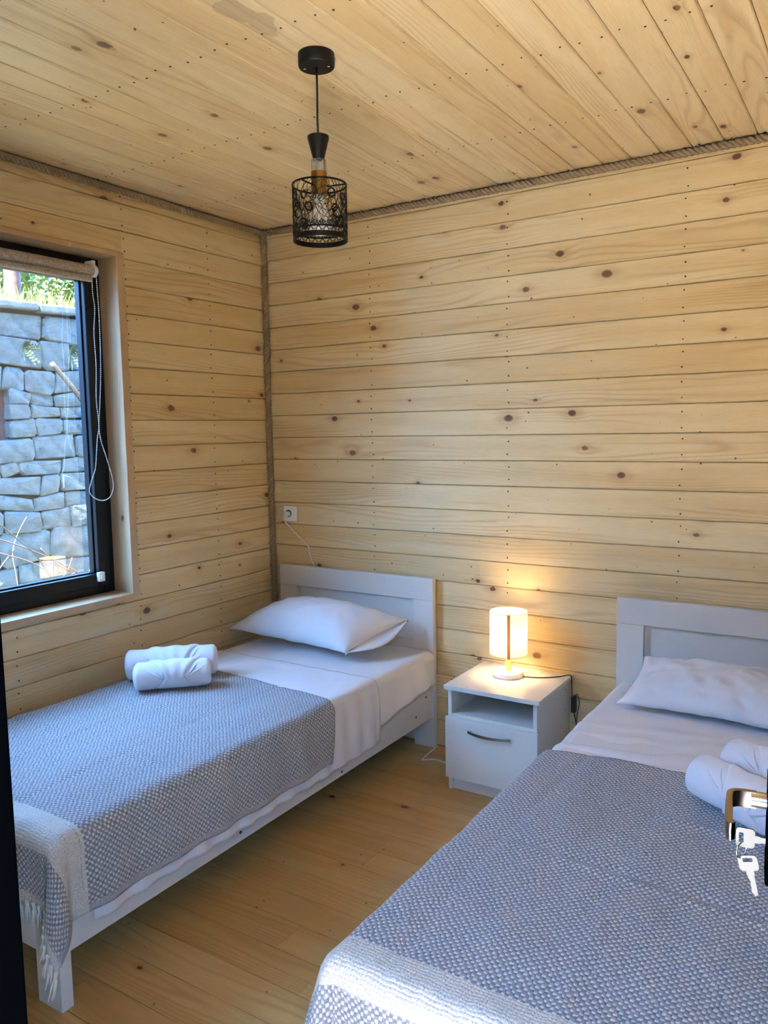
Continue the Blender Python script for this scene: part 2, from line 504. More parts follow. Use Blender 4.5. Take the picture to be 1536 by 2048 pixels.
_pl = {}
def plank_mesh(L, w, t=PT, c=0.0034):
    key = (round(L, 3), round(w, 4), t, c)
    if key not in _pl:
        g = 0.0009
        prof = [(-w / 2 + g, -t), (w / 2 - g, -t), (w / 2 - g, -c), (w / 2 - g - c, 0), (-w / 2 + g + c, 0), (-w / 2 + g, -c)]
        v = [(-L / 2, a, b) for a, b in prof] + [(L / 2, a, b) for a, b in prof]
        f = [tuple(reversed(range(6))), tuple(range(6, 12))]
        f += [(i, (i + 1) % 6, 6 + (i + 1) % 6, 6 + i) for i in range(6)]
        _pl[key] = mesh('plank', v, f)
    return _pl[key]
def frame(ox, xa, ya, za):
    m = Matrix.Identity(4)
    for i in range(3):
        m[i][0], m[i][1], m[i][2], m[i][3] = xa[i], ya[i], za[i], ox[i]
    return m
def plank(parent, mat, L, w, o, xa, ya, za, dz=0.0):
    o = Vector(o) + Vector(za) * dz
    return obj('plank', plank_mesh(L, w), mat, parent, mtx=frame(o, xa, ya, za))

def structure(name, mb, mat):
    o = mb.build(name, mat)
    o['kind'] = 'structure'
    return o
X_, Y_, Z_ = (1, 0, 0), (0, 1, 0), (0, 0, 1)
NX, NY, NZ = (-1, 0, 0), (0, -1, 0), (0, 0, -1)
jd = lambda: random.uniform(-0.0007, 0.0007)

def nails(parent, pts, nrm):
    mb = MB()
    nz = Vector(nrm)
    a = nz.orthogonal().normalized(); b = nz.cross(a)
    for p in pts:
        p = Vector(p)
        r = random.uniform(0.0028, 0.0038)
        ring = [p + (a * cos(2 * pi * k / 6) + b * sin(2 * pi * k / 6)) * r for k in range(6)]
        mb.add([q - nz * 0.001 for q in ring] + [q + nz * 0.0012 for q in ring], [tuple(range(6, 12))] + [(k, (k + 1) % 6, 6 + (k + 1) % 6, 6 + k) for k in range(6)])
    o = mb.build('nail_heads', NAIL, parent)
    o['kind'] = 'stuff'

# back wall
wb = structure('wall_back', MB().box(-0.16, RX + 0.16, PT, 0.16, -0.1, H + 0.05), PINE_SUBWALL)
seams_b = [2.4992 - k * S for k in range(0, 22)]
edges = [H] + seams_b + [0.0]
npt = []
for i in range(len(edges) - 1):
    hi, lo = edges[i], edges[i + 1]
    w = hi - lo
    if w < 0.01: continue
    d = jd()
    plank(wb, PINE_WALL, RX, w, (RX / 2, 0, (hi + lo) / 2), X_, Z_, NY, d)
    for nx in (0.652, 1.360, 2.087, 2.80):
        for fz in (0.24, 0.78) if w > 0.08 else (0.5,):
            npt.append((nx + random.uniform(-.005, .005), -d, hi - w * fz + random.uniform(-.006, .006)))
nails(wb, npt, NY)

# left wall with the window opening
WY0, WY1, WZ0, WZ1 = -2.13, -0.912, 0.808, 2.272     # outer edges of the wooden casing
OY0, OY1, OZ0, OZ1 = -2.09, -0.950, 0.822, 2.252     # clear opening
mb = MB()
mb.box(-0.16, -PT, FY - 0.15, WY0 + .01, -0.1, H + .05).box(-0.16, -PT, WY1 - .01, 0.16, -0.1, H + .05)
mb.box(-0.16, -PT, WY0 + .01, WY1 - .01, -0.1, WZ0 + .005).box(-0.16, -PT, WY0 + .01, WY1 - .01, WZ1 - .005, H + .05)
wl = structure('wall_left', mb, PINE_SUBWALL)
seams_l = [2.4775 - k * S for k in range(0, 21)] + [0.09]
edges = [H] + seams_l + [0.0]
npt = []
for i in range(len(edges) - 1):
    hi, lo = edges[i], edges[i + 1]
    # split a plank that the casing cuts through
    segs = []
    if lo >= WZ1 - .02 or hi <= WZ0 + .02:
        segs = [(FY, 0.0, lo, hi)]
    elif lo < WZ0 < hi:
        segs = [(WY1, 0.0, lo, hi), (FY, WY0, lo, hi), (WY0, WY1, lo, WZ0)]
    elif lo < WZ1 < hi:
        segs = [(WY1, 0.0, lo, hi), (FY, WY0, lo, hi), (WY0, WY1, WZ1, hi)]
    else:
        segs = [(WY1, 0.0, lo, hi), (FY, WY0, lo, hi)]
    for (a, b, l, h) in segs:
        if h - l < 0.008: continue
        d = jd()
        plank(wl, PINE_WALL, b - a, h - l, (0, (a + b) / 2, (l + h) / 2), Y_, Z_, X_, d)
        for ny in (-0.018, -0.406, -0.905 if (b - a) > 1.5 else WY1 + .012, -1.5, -2.2):
            if not (a < ny < b): continue
            for fz in (0.24, 0.78) if h - l > 0.08 else (0.5,):
                npt.append((d, ny + random.uniform(-.004, .004), h - (h - l) * fz + random.uniform(-.006, .006)))
nails(wl, npt, X_)

# ceiling
ce = structure('ceiling', MB().box(-0.16, RX + .16, FY - .15, 0.16, H + PT, H + 0.12), PINE_SUBWALL)
cs = [2.329 - k * 0.1115 for k in range(-6, 21)]
cs = sorted([c for c in cs if 0.01 < c < RX - .01] + [0.0, RX])
npt = []
for a, b in zip(cs[:-1], cs[1:]):
    d = jd()
    plank(ce, PINE_CEIL, -FY, b - a, ((a + b) / 2, FY / 2, H), Y_, X_, NZ, d)
    for ny in (-0.02, -0.52, -1.04, -1.56, -2.08, -2.6):
        for fx in (0.24, 0.78):
            npt.append((a + (b - a) * fx, ny + random.uniform(-.012, .012), H - d))
nails(ce, npt, NZ)

# floor
fl = structure('floor', MB().box(-0.16, RX + .16, FY - .15, 0.16, -0.12, -PT), PINE_SUBWALL)
fw = 0.1205
y = -1.4465 + 12 * fw
row = 0
while y > FY:
    hi, lo = min(y, 0.0), max(y - fw, FY)
    if hi - lo > 0.01:
        x = 0.0
        cuts = [0.0] + sorted(random.uniform(0.3, 2.7) for _ in range(1 + row % 2)) + [RX]
        if abs(y + 1.4465) < .01: cuts = [0, 1.305, RX]
        if abs(y - fw + 1.4465) < .01: cuts = [0, 0.962, RX]
        cuts = [c for k, c in enumerate(cuts) if k == 0 or c - cuts[k - 1] > 0.15]
        cuts[-1] = RX
        for a, b in zip(cuts[:-1], cuts[1:]):
            o = obj('plank', plank_mesh(b - a - .0006, hi - lo, PT, 0.0007), PINE_FLOOR, fl, mtx=frame(((a + b) / 2, (hi + lo) / 2, 0), X_, Y_, Z_))
    y -= fw
    row += 1

# right wall and front wall with the doorway
wr = structure('wall_right', MB().box(RX + PT, RX + .16, FY - .15, 0.16, -.1, H + .05), PINE_SUBWALL)
edges = [H] + seams_b + [0.0]
for i in range(len(edges) - 1):
    hi, lo = edges[i], edges[i + 1]
    plank(wr, PINE_WALL, -FY, hi - lo, (RX, FY / 2, (hi + lo) / 2), NY, Z_, NX, jd())
DX0, DX1, DZ = 1.90, 2.80, 2.10
mb = MB()
mb.box(-0.16, DX0, FY - .15, FY - PT, -.1, H + .05).box(DX1, RX + .16, FY - .15, FY - PT, -.1, H + .05).box(DX0, DX1, FY - .15, FY - PT, DZ, H + .05)
wf = structure('wall_front', mb, PINE_SUBWALL)
for i in range(len(edges) - 1):
    hi, lo = edges[i], edges[i + 1]
    plank(wf, PINE_WALL, DX0, hi - lo, (DX0 / 2, FY, (hi + lo) / 2), NX, Z_, Y_, jd())
    plank(wf, PINE_WALL, RX - DX1, hi - lo, ((RX + DX1) / 2, FY, (hi + lo) / 2), NX, Z_, Y_, jd())
    if hi > DZ + .02:
        plank(wf, PINE_WALL, DX1 - DX0, hi - max(lo, DZ), ((DX0 + DX1) / 2, FY, (hi + max(lo, DZ)) / 2), NX, Z_, Y_, jd())

# added outside the doorway, out of view, to shape its light
structure('bounce_floor_porch', MB().box(0.6, RX + 1.0, -5.4, FY - .15, -0.12, 0.0), plain('bounce_concrete', (0.60, 0.58, 0.55), 0.7, nscale=20, namt=0.15))  # pale floor added to bounce sunlight up through the doorway
structure('sky_block_beam', MB().box(-0.2, RX + 1.0, -4.65, -4.55, 2.36, H + .13), STUCCO)  # added beam limiting the sky seen from the room
structure('sky_block_wall', MB().box(-6, 12, -12, -9, -0.4, 3.4), plain('sky_block_brown', (0.10, 0.065, 0.035), 0.9, nscale=3, namt=0.1))  # unseen block added to hold back low sky at the door

# rope trims
def rope(name, p0, p1, R=0.0085, r=0.0078, pitch=0.062):
    p0, p1 = Vector(p0), Vector(p1)
    t = (p1 - p0); L = t.length; t.normalize()
    a = t.orthogonal().normalized(); b = t.cross(a)
    mb = MB()
    n = int(L / 0.007)
    for s in range(3):
        pts = []
        for i in range(n + 1):
            q = L * i / n
            an = 2 * pi * q / pitch + s * 2 * pi / 3
            sag = Vector((noise.noise((q * 2.1, 3.3, s * 0)), noise.noise((q * 2.1, 7.7, 0)), noise.noise((q * 2.1, 1.7, 0)))) * 0.0018
            pts.append(p0 + t * q + (a * cos(an) + b * sin(an)) * R + sag)
        mb.tube(pts, r, 6)
    o = mb.build(name, ROPE, smooth=True)
    o['kind'] = 'structure'
    return o
rope('trim_1', (0.017, FY + .02, H - 0.017), (0.017, -0.017, H - 0.017))
rope('trim_2', (0.017, -0.017, H - 0.017), (RX - .02, -0.017, H - 0.017))
rope('trim_3', (0.016, -0.016, H - 0.03), (0.016, -0.016, 0.02))

# ------------------------------------------------------------------ window
win = tag(empty('window_1', (0, (OY0 + OY1) / 2, OZ0)), 'black framed window with wooden casing in the plank wall', kind='structure')
def wpart(mb, name, mat, **kw):
    mb.xf(Matrix.Translation((0, -(OY0 + OY1) / 2, -OZ0)))
    return mb.build(name, mat, win, **kw)
cx0, cx1 = -0.155, 0.012
def casing(name, L, mtx, w=0.038):
    # board across the wall thickness; local X along its length
    mb = MB().box(-L / 2, L / 2, -0.5 * (cx1 - cx0), 0.5 * (cx1 - cx0), 0, w)
    me = mb.mesh(name, bevel=0.003)
    return obj(name, me, PINE_CASE, win, mtx=Matrix.Translation((0, -(OY0 + OY1) / 2, -OZ0)) @ mtx)
xm = (cx0 + cx1) / 2
casing('casing_board', WZ1 - WZ0, frame((xm, OY1, (WZ0 + WZ1) / 2), Z_, X_, Y_))
casing('casing_board', WZ1 - WZ0, frame((xm, OY0, (WZ0 + WZ1) / 2), Z_, NX, NY))
casing('casing_board', OY1 - OY0, frame((xm, (OY0 + OY1) / 2, OZ1), Y_, NX, Z_), WZ1 - OZ1)
casing('sill_board', OY1 - OY0, frame((xm + .004, (OY0 + OY1) / 2, OZ0), Y_, X_, NZ), OZ0 - WZ0 + .012)
def ring_frame(y0, y1, z0, z1, w, x0, x1):
    mb = MB()
    mb.box(x0, x1, y0, y0 + w, z0, z1).box(x0, x1, y1 - w, y1, z0, z1)
    mb.box(x0, x1, y0 + w, y1 - w, z0, z0 + w).box(x0, x1, y0 + w, y1 - w, z1 - w, z1)
    return mb
wpart(ring_frame(OY0, OY1, OZ0, OZ1, 0.05, -0.155, -0.105), 'window_frame', BLACK_FRAME, bevel=0.004)
wpart(ring_frame(OY0 + .035, OY1 - .035, OZ0 + .035, OZ1 - .035, 0.058, -0.145, -0.088), 'sash', BLACK_FRAME, bevel=0.006)
wpart(ring_frame(OY0 + .088, OY1 - .088, OZ0 + .088, OZ1 - .088, 0.012, -0.143, -0.112), 'glazing_bead', BLACK_FRAME, bevel=0.003)
wpart(MB().box(-0.1415, -0.1405, OY0 + .095, OY1 - .095, OZ0 + .095, OZ1 - .095), 'pane', GLASS)
wpart(MB().box(-0.088, -0.068, -1.058, -1.028, 0.882, 0.922).box(-0.068, -0.060, -1.051, -1.035, 0.892, 0.912), 'chain_clip', WHITE_PLASTIC, bevel=0.003)

# roller blind
bl = tag(empty('roller_blind', (-0.045, -1.55, 2.18)), 'rolled up beige fabric roller blind at the window head', 'roller blind')
def bpart(mb, name, mat, **kw):
    mb.xf(Matrix.Translation((0.045, 1.55, -2.18)))
    return mb.build(name, mat, bl, **kw)
def ycyl(r, y0, y1, x, z, n=20):
    mb = MB().tube([(x, y0, z), (x, y1, z)], r, n)
    return mb
bpart(ycyl(0.023, -2.05, -1.035, -0.045, 2.186), 'fabric_roll', BLINDCLOTH, auto=0.6)
bpart(ycyl(0.014, -2.05, -1.045, -0.040, 2.152, 12), 'hem_bar', BLINDCLOTH, auto=0.6)
bpart(ycyl(0.025, -1.035, -1.018, -0.045, 2.186, 24), 'chain_wheel', WHITE_PLASTIC, auto=0.6)
bpart(MB().box(-0.075, -0.02, -1.045, -1.032, 2.195, 2.225), 'bracket', WHITE_PLASTIC, bevel=0.002)
# bead chain loop
def P2(y, z): return (-0.035, y, z)
loop = [P2(-1.020, 2.17), P2(-1.016, 2.0), P2(-1.021, 1.8), P2(-1.034, 1.65), P2(-1.045, 1.555), P2(-1.040, 1.49), P2(-1.018, 1.42), P2(-0.992, 1.33),
        P2(-0.990, 1.28), P2(-1.012, 1.243), P2(-1.050, 1.234), P2(-1.090, 1.25), P2(-1.110, 1.278), P2(-1.095, 1.325), P2(-1.075, 1.37), P2(-1.066, 1.43),
        P2(-1.058, 1.49), P2(-1.046, 1.555), P2(-1.052, 1.66), P2(-1.044, 1.80), P2(-1.046, 1.93), P2(-1.036, 2.03), P2(-1.042, 2.10), P2(-1.040, 2.17)]
path = smoothpath(loop, 10)
mb = MB()
mb.tube(path, 0.0010, 4)
acc, last = 0.0, path[0]
for a, b in zip(path[:-1], path[1:]):
    seg = (b - a).length
    while acc < seg:
        p = a + (b - a) * (acc / max(seg, 1e-6))
        r = 0.0036
        mb.add([p + Vector(q) * r for q in ((1, 0, 0), (-1, 0, 0), (0, 1, 0), (0, -1, 0), (0, 0, 1), (0, 0, -1))],
               [(0, 2, 4), (2, 1, 4), (1, 3, 4), (3, 0, 4), (2, 0, 5), (1, 2, 5), (3, 1, 5), (0, 3, 5)])
        acc += 0.0085
    acc -= seg
bpart(mb, 'bead_chain', WHITE_PLASTIC)

# ------------------------------------------------------------------ doors at the camera
d1a, d1b = Vector((2.777, -2.95, 0)), Vector((2.668, -2.155, 0))
dd = (d1b - d1a); DL = dd.length; dd.normalize()
door = empty('door_1', d1a, atan2(dd.y, dd.x))      # local X along the leaf, local Y = out of its face towards the room (left in view)
tag(door, 'dark navy door leaf with lever handle, seen edge-on', kind='structure')
MB().box(0, DL, -0.05, 0, 0.01, 2.07).build('leaf', NAVY, door, bevel=0.003)
hx, hz = 0.735, 1.062
esc = MB().box(hx - 0.019, hx + 0.019, 0, 0.0125, 0.965, 1.098).build('escutcheon', NAVY, door, bevel=0.003)
lev = MB()
lev.tube([(hx, 0.0, hz), (hx, 0.030, hz)], 0.0095, 16)
lev.build('spindle_neck', CHROME, esc, auto=0.6)
# lever: flat bar turning the corner towards the hinge, slight droop
lv = MB()
barp = smoothpath([(hx, 0.024, hz), (hx - .001, 0.042, hz), (hx - 0.006, 0.0505, hz), (hx - 0.016, 0.053, hz), (hx - 0.05, 0.053, hz), (hx - 0.084, 0.052, hz - .001), (hx - 0.090, 0.048, hz - .001)], 6)
n0 = len(barp)
vv, ff = [], []
for i, p in enumerate(barp):
    t = (barp[min(i + 1, n0 - 1)] - barp[max(i - 1, 0)]).normalized()
    sd = t.cross(Vector((0, 0, 1))).normalized()
    for (a, b) in ((-.0035, -.010), (.0035, -.010), (.0045, 0), (.0035, .010), (-.0035, .010), (-.0045, 0)):
        vv.append(p + sd * a + Vector((0, 0, b)))
for i in range(n0 - 1):
    for k in range(6):
        ff.append((i * 6 + k, i * 6 + (k + 1) % 6, (i + 1) * 6 + (k + 1) % 6, (i + 1) * 6 + k))
ff.append(tuple(range(5, -1, -1))); ff.append(tuple(range((n0 - 1) * 6, n0 * 6)))
lv.add(vv, ff).build('lever', BRONZE, door, auto=0.7)
MB().tube([(hx, 0.007, 1.012), (hx, 0.0125, 1.012)], 0.0085, 20).build('lock_cylinder', CHROME, door, auto=0.6)

def key_mesh(bow_w=0.024, bow_h=0.021, blade=0.030):
    """flat key in its XZ plane, bow on top around the origin, blade towards -Z"""
    def prism(outer, hole, t):
        n = len(outer)
        v = [(x, -t, z) for x, z in outer] + [(x, t, z) for x, z in outer] + [(x, -t, z) for x, z in hole] + [(x, t, z) for x, z in hole]
        f = []
        for i in range(n):
            j = (i + 1) % n
            f += [(i, j, n + j, n + i), (2 * n + j, 2 * n + i, 3 * n + i, 3 * n + j), (j, i, 2 * n + i, 2 * n + j), (n + i, n + j, 3 * n + j, 3 * n + i)]
        return v, f
    def rr(w, h, r, cz=0, n=4):
        out = []
        for (sx, sz, a0) in ((1, 1, 0), (-1, 1, 90), (-1, -1, 180), (1, -1, 270)):
            for k in range(n):
                a = radians(a0 + 90 * k / (n - 1))
                out.append((sx * (w / 2 - r) + r * cos(a), cz + sz * (h / 2 - r) + r * sin(a)))
        return out
    mb = MB()
    mb.add(*prism(rr(bow_w, bow_h, 0.004), rr(bow_w * 0.52, bow_h * 0.26, 0.0015, bow_h * 0.22), 0.0013))
    mb.box(-0.0045, 0.0045, -0.0011, 0.0011, -bow_h / 2 - 0.006, -bow_h / 2)
    z0 = -bow_h / 2 - 0.006
    pts = [(-0.0035, z0), (0.0035, z0)]
    zz = z0
    for k in range(6):
        zz -= blade / 6.5
        pts.append((0.0035 - (0.0012 if k % 2 else 0.0002) * (1 + 0.5 * (k % 3)), zz))
    pts += [(0.0, z0 - blade), (-0.0035, z0 - blade * 0.93)]
    n = len(pts)
    mb.add([(x, -0.001, z) for x, z in pts] + [(x, 0.001, z) for x, z in pts],
           [tuple(range(n)), tuple(range(2 * n - 1, n - 1, -1))] + [((i + 1) % n, i, n + i, n + (i + 1) % n) for i in range(n)])
    return mb
dm = Matrix.Translation(d1a) @ Matrix.Rotation(atan2(dd.y, dd.x), 4, 'Z')
# key in the lock: blade runs into the door (-local Y), flat face towards the viewer
k1 = key_mesh().build('door_key', KEY_METAL, mtx=dm @ Matrix.Translation((hx, 0.0345, 1.012)) @ Matrix.Rotation(radians(-90), 4, 'X') @ Matrix.Rotation(radians(90), 4, 'Z'))
tag(k1, 'silver key pushed into the door lock below the lever', 'key', 'two silver door keys')
ringc = dm @ Vector((hx - 0.002, 0.0385, 1.002))
view = Vector((2.771, -3.232, 1.51)) - ringc
view.z = 0; view.normalize()
sidev = view.cross(Vector((0, 0, 1))).normalized()
KSX = -0.008 if sidev.x < 0 else 0.008
kr = MB()
kr.tube([ringc + (sidev * 0.55 * cos(a) + view * 0.8 * cos(a) + Vector((0, 0, 1)) * sin(a)) * 0.0095 + Vector((0, 0, -0.006)) for a in [2 * pi * i / 28 for i in range(28)]], 0.0009, 6, closed=True)
kro = tag(kr.build('key_ring', CHROME, smooth=True), 'small steel ring joining the two door keys', 'key ring')
km = Matrix.Translation(ringc + Vector((0, 0, -0.0205)) + sidev * KSX) @ frame((0, 0, 0), sidev, -view, Z_) @ Matrix.Rotation(radians(13), 4, 'Y')
k2 = key_mesh(0.022, 0.019, 0.026).build('door_key', KEY_METAL, mtx=km)
tag(k2, 'silver key dangling from the ring under the lock', 'key', 'two silver door keys')

door2 = empty('door_2', (1.93, FY, 0), 0)
tag(door2, 'narrow dark door leaf swung into the room', kind='structure')
MB().box(-0.045, 0, 0.0, 0.228, 0.01, 2.07).build('leaf', NAVY, door2, bevel=0.004)

# ------------------------------------------------------------------ beds
def make_bed(name, ox, label):
    """bed frame; local origin at floor, left back corner of the headboard"""
    W, L = 0.921, 2.064
    e = tag(empty(name, (ox, 0, 0)), label, 'bed', 'single beds with white frames')
    hb0, hb1 = -0.041, -0.010
    hbd = MB().box(0.108, W - 0.108, hb0 + .020, hb1 - .002, 0.02, 0.7112).build('headboard', WHITE_LAM, e)
    MB().box(0.0, W, hb0, hb1, 0.712, 0.817).build('top_rail', WHITE_LAM, hbd, bevel=0.0015)
    for x0 in (0.0, W - 0.108):
        MB().box(x0, x0 + 0.108, hb0, hb1, 0.0, 0.7112).build('post', WHITE_LAM, hbd, bevel=0.0015)
    MB().box(0.1085, W - 0.1085, hb0 + .002, hb0 + .0195, 0.42, 0.51).build('low_rail', WHITE_LAM, hbd, bevel=0.001)
    for x0 in (0.014, W - 0.032):
        rail = MB().box(x0, x0 + 0.018, -L + .038, hb0 - .0005, 0.145, 0.325).build('side_rail', WHITE_LAM, e, bevel=0.001)
    MB().box(0.1, W - 0.1, -L, -L + .036, 0.145, 0.36).build('footboard', WHITE_LAM, e, bevel=0.0015)
    for x0 in (0.0, W - 0.1):
        MB().box(x0, x0 + 0.1, -L, -L + .036, 0.0, 0.36).build('leg', WHITE_LAM, e, bevel=0.0015)
    MB().box(0.033, W - 0.033, -L + .038, -0.043, 0.235, 0.268).build('slat_base', WHITE_LAM, e)
    for (yy, zz) in ((-0.09, 0.262), (-0.185, 0.195), (-0.775, 0.162), (-1.36, 0.176), (-1.935, 0.232)):
        MB().tube([(W - 0.0145, yy, zz), (W - 0.0128, yy, zz)], 0.0055, 10).build('bolt_head', SCREW, rail)
    return e
BX1, BX2 = 0.078, 1.858
make_bed('single_bed', BX1, 'white single bed frame beside the window wall')
make_bed('single_bed', BX2, 'white single bed frame across the nightstand, headboard partly cut off')

def fbm(x, y, z=0.0, o=3):
    return noise.fractal((x, y, z), 1.0, 2.0, o)

def arc(a, r):
    if a <= 0: return 0.0, 0.0
    if a < r * pi / 2:
        t = a / r
        return r * sin(t), r * (1 - cos(t))
    return r, r + (a - r * pi / 2)

def drape(name, mat, xl, xr, yh, yf, ztop, aL, aR, bF, r=0.035, step=0.012, seed=0.0, wrinkle=0.004, fold=0.006, thick=0.004, top=None, hangfun=None, headline=None, foldlen=0.16, crease=None):
    """cloth over a bed: flat over [xl,xr]x[yf,yh], hanging aL / aR over the sides and bF over the foot"""
    def pos(u, v):
        aa, sgn = (u - xr, 1) if u > xr else ((xl - u, -1) if u < xl else (0.0, 0))
        b = max(0.0, yf - v)
        x, y, z = min(max(u, xl), xr), max(v, yf), ztop
        hg = 0.0
        if aa > 0 and b > 0:
            rho = sqrt(aa * aa + b * b); th = atan2(b, aa)
            rho *= 1 - 0.13 * sin(2 * th) ** 2
            out, down = arc(rho, r)
            k = down / 0.3
            bulge = 0.120 * k * (sin(2 * th) ** 1.5) + 0.045 * k * sin(2 * th) * cos(6 * th + seed)
            out += max(-0.01, bulge)
            x += sgn * cos(th) * out; y -= sin(th) * out; z -= down
            hg = down
        elif aa > 0:
            out, down = arc(aa, r)
            f = fold * min(1, down / 0.15) * (sin(2 * pi * v / foldlen + seed + 2 * fbm(v * 2, seed, 3)) + 0.8 * fbm(v * 5, seed, down * 2) + 0.9)
            x += sgn * (out + max(f, -out * 0.6) + 0.02 * down); z -= down; hg = down
        elif b > 0:
            out, down = arc(b, r)
            f = fold * min(1, down / 0.15) * (sin(2 * pi * u / foldlen + seed) + 0.8 * fbm(u * 5, seed, 1) + 0.9)
            y -= out + max(f, -out * 0.6) + 0.02 * down; z -= down; hg = down
        if hg < 0.02:
            w = wrinkle * fbm(u * 14 + seed, v * 9, seed + 5, 2) * 0.35 + 0.006 * (fbm(u * 5.0, v * 3.0, 1.0, 3))
            z += w
            if top: z += top(u, v)
            if crease: z += crease(u, v)
        else:
            q = abs(fbm(u * 9 + seed, v * 9, seed + 2, 3)) * wrinkle * 0.6
            x += q * (1 if aa > 0 else 0); y -= q * (1 if b > 0 else 0)
        return Vector((x, y, z))
    nu = max(2, int((xr - xl + aL + aR) / step)); nv = max(2, int((yh - yf + bF) / step))
    verts, faces, uvs = [], [], []
    for j in range(nv + 1):
        t = j / nv
        for i in range(nu + 1):
            s = i / nu
            v = yh + (yf - bF - yh) * t
            if headline: v += headline(xl - aL + (xr - xl + aL + aR) * s) * (1 - t)
            ar = hangfun(v) if hangfun else aR
            lo, hi = xl - aL, xr + aR
            u = lo + (hi - lo) * s
            if hangfun and u > xr: u = xr + (u - xr) * ar / aR
            verts.append(pos(u, v))
            uvs.append((u, yf - v))
    for j in range(nv):
        for i in range(nu):
            a = j * (nu + 1) + i
            faces.append((a, a + nu + 1, a + nu + 2, a + 1))
    me = mesh(name, verts, faces, uvs, smooth=True)
    at = me.attributes.new('hem', 'FLOAT', 'POINT')
    at.data.foreach_set('value', [max(0.0, min(q[0] - (xl - aL), (xr + aR) - q[0])) for q in uvs])
    o = obj(name, me, mat)
    md = o.modifiers.new('thickness', 'SOLIDIFY')
    md.thickness = thick; md.offset = -1
    return o, pos

def mattress(name, x0, x1, y0, y1, z0, z1, label):
    mb = MB().box(x0, x1, y0, y1, z0, z1)
    o = mb.build(name, MATTRESS, bevel=0.035, seg=5)
    o.data.polygons.foreach_set('use_smooth', [True] * len(o.data.polygons))
    return tag(o, label, 'mattress', 'bed mattresses')

def tassels(o, pos, xa, xb, v, n):
    base = None
    for i in range(n):
        u = xa + (xb - xa) * (i + 0.5) / n
        p = pos(u, v); q = pos(u, v + 0.02)
        d = (p - q); d.z -= 0.03; d.normalize()
        ln = random.uniform(0.05, 0.065)
        mb = MB()
        for k in range(5):
            an = 2 * pi * k / 5 + i
            off = Vector((cos(an), sin(an), 0))
            pts = [p + off * 0.004 - d * .004, p + d * 0.012 + off * 0.002, p + d * 0.02 + off * 0.0045, p + d * (ln + random.uniform(-.008, .004)) + off * random.uniform(0.005, 0.011)]
            mb.tube(pts, [0.0028, 0.0022, 0.0030, 0.0016], 5)
        t = mb.build('tassel', FRINGE, o, smooth=True)

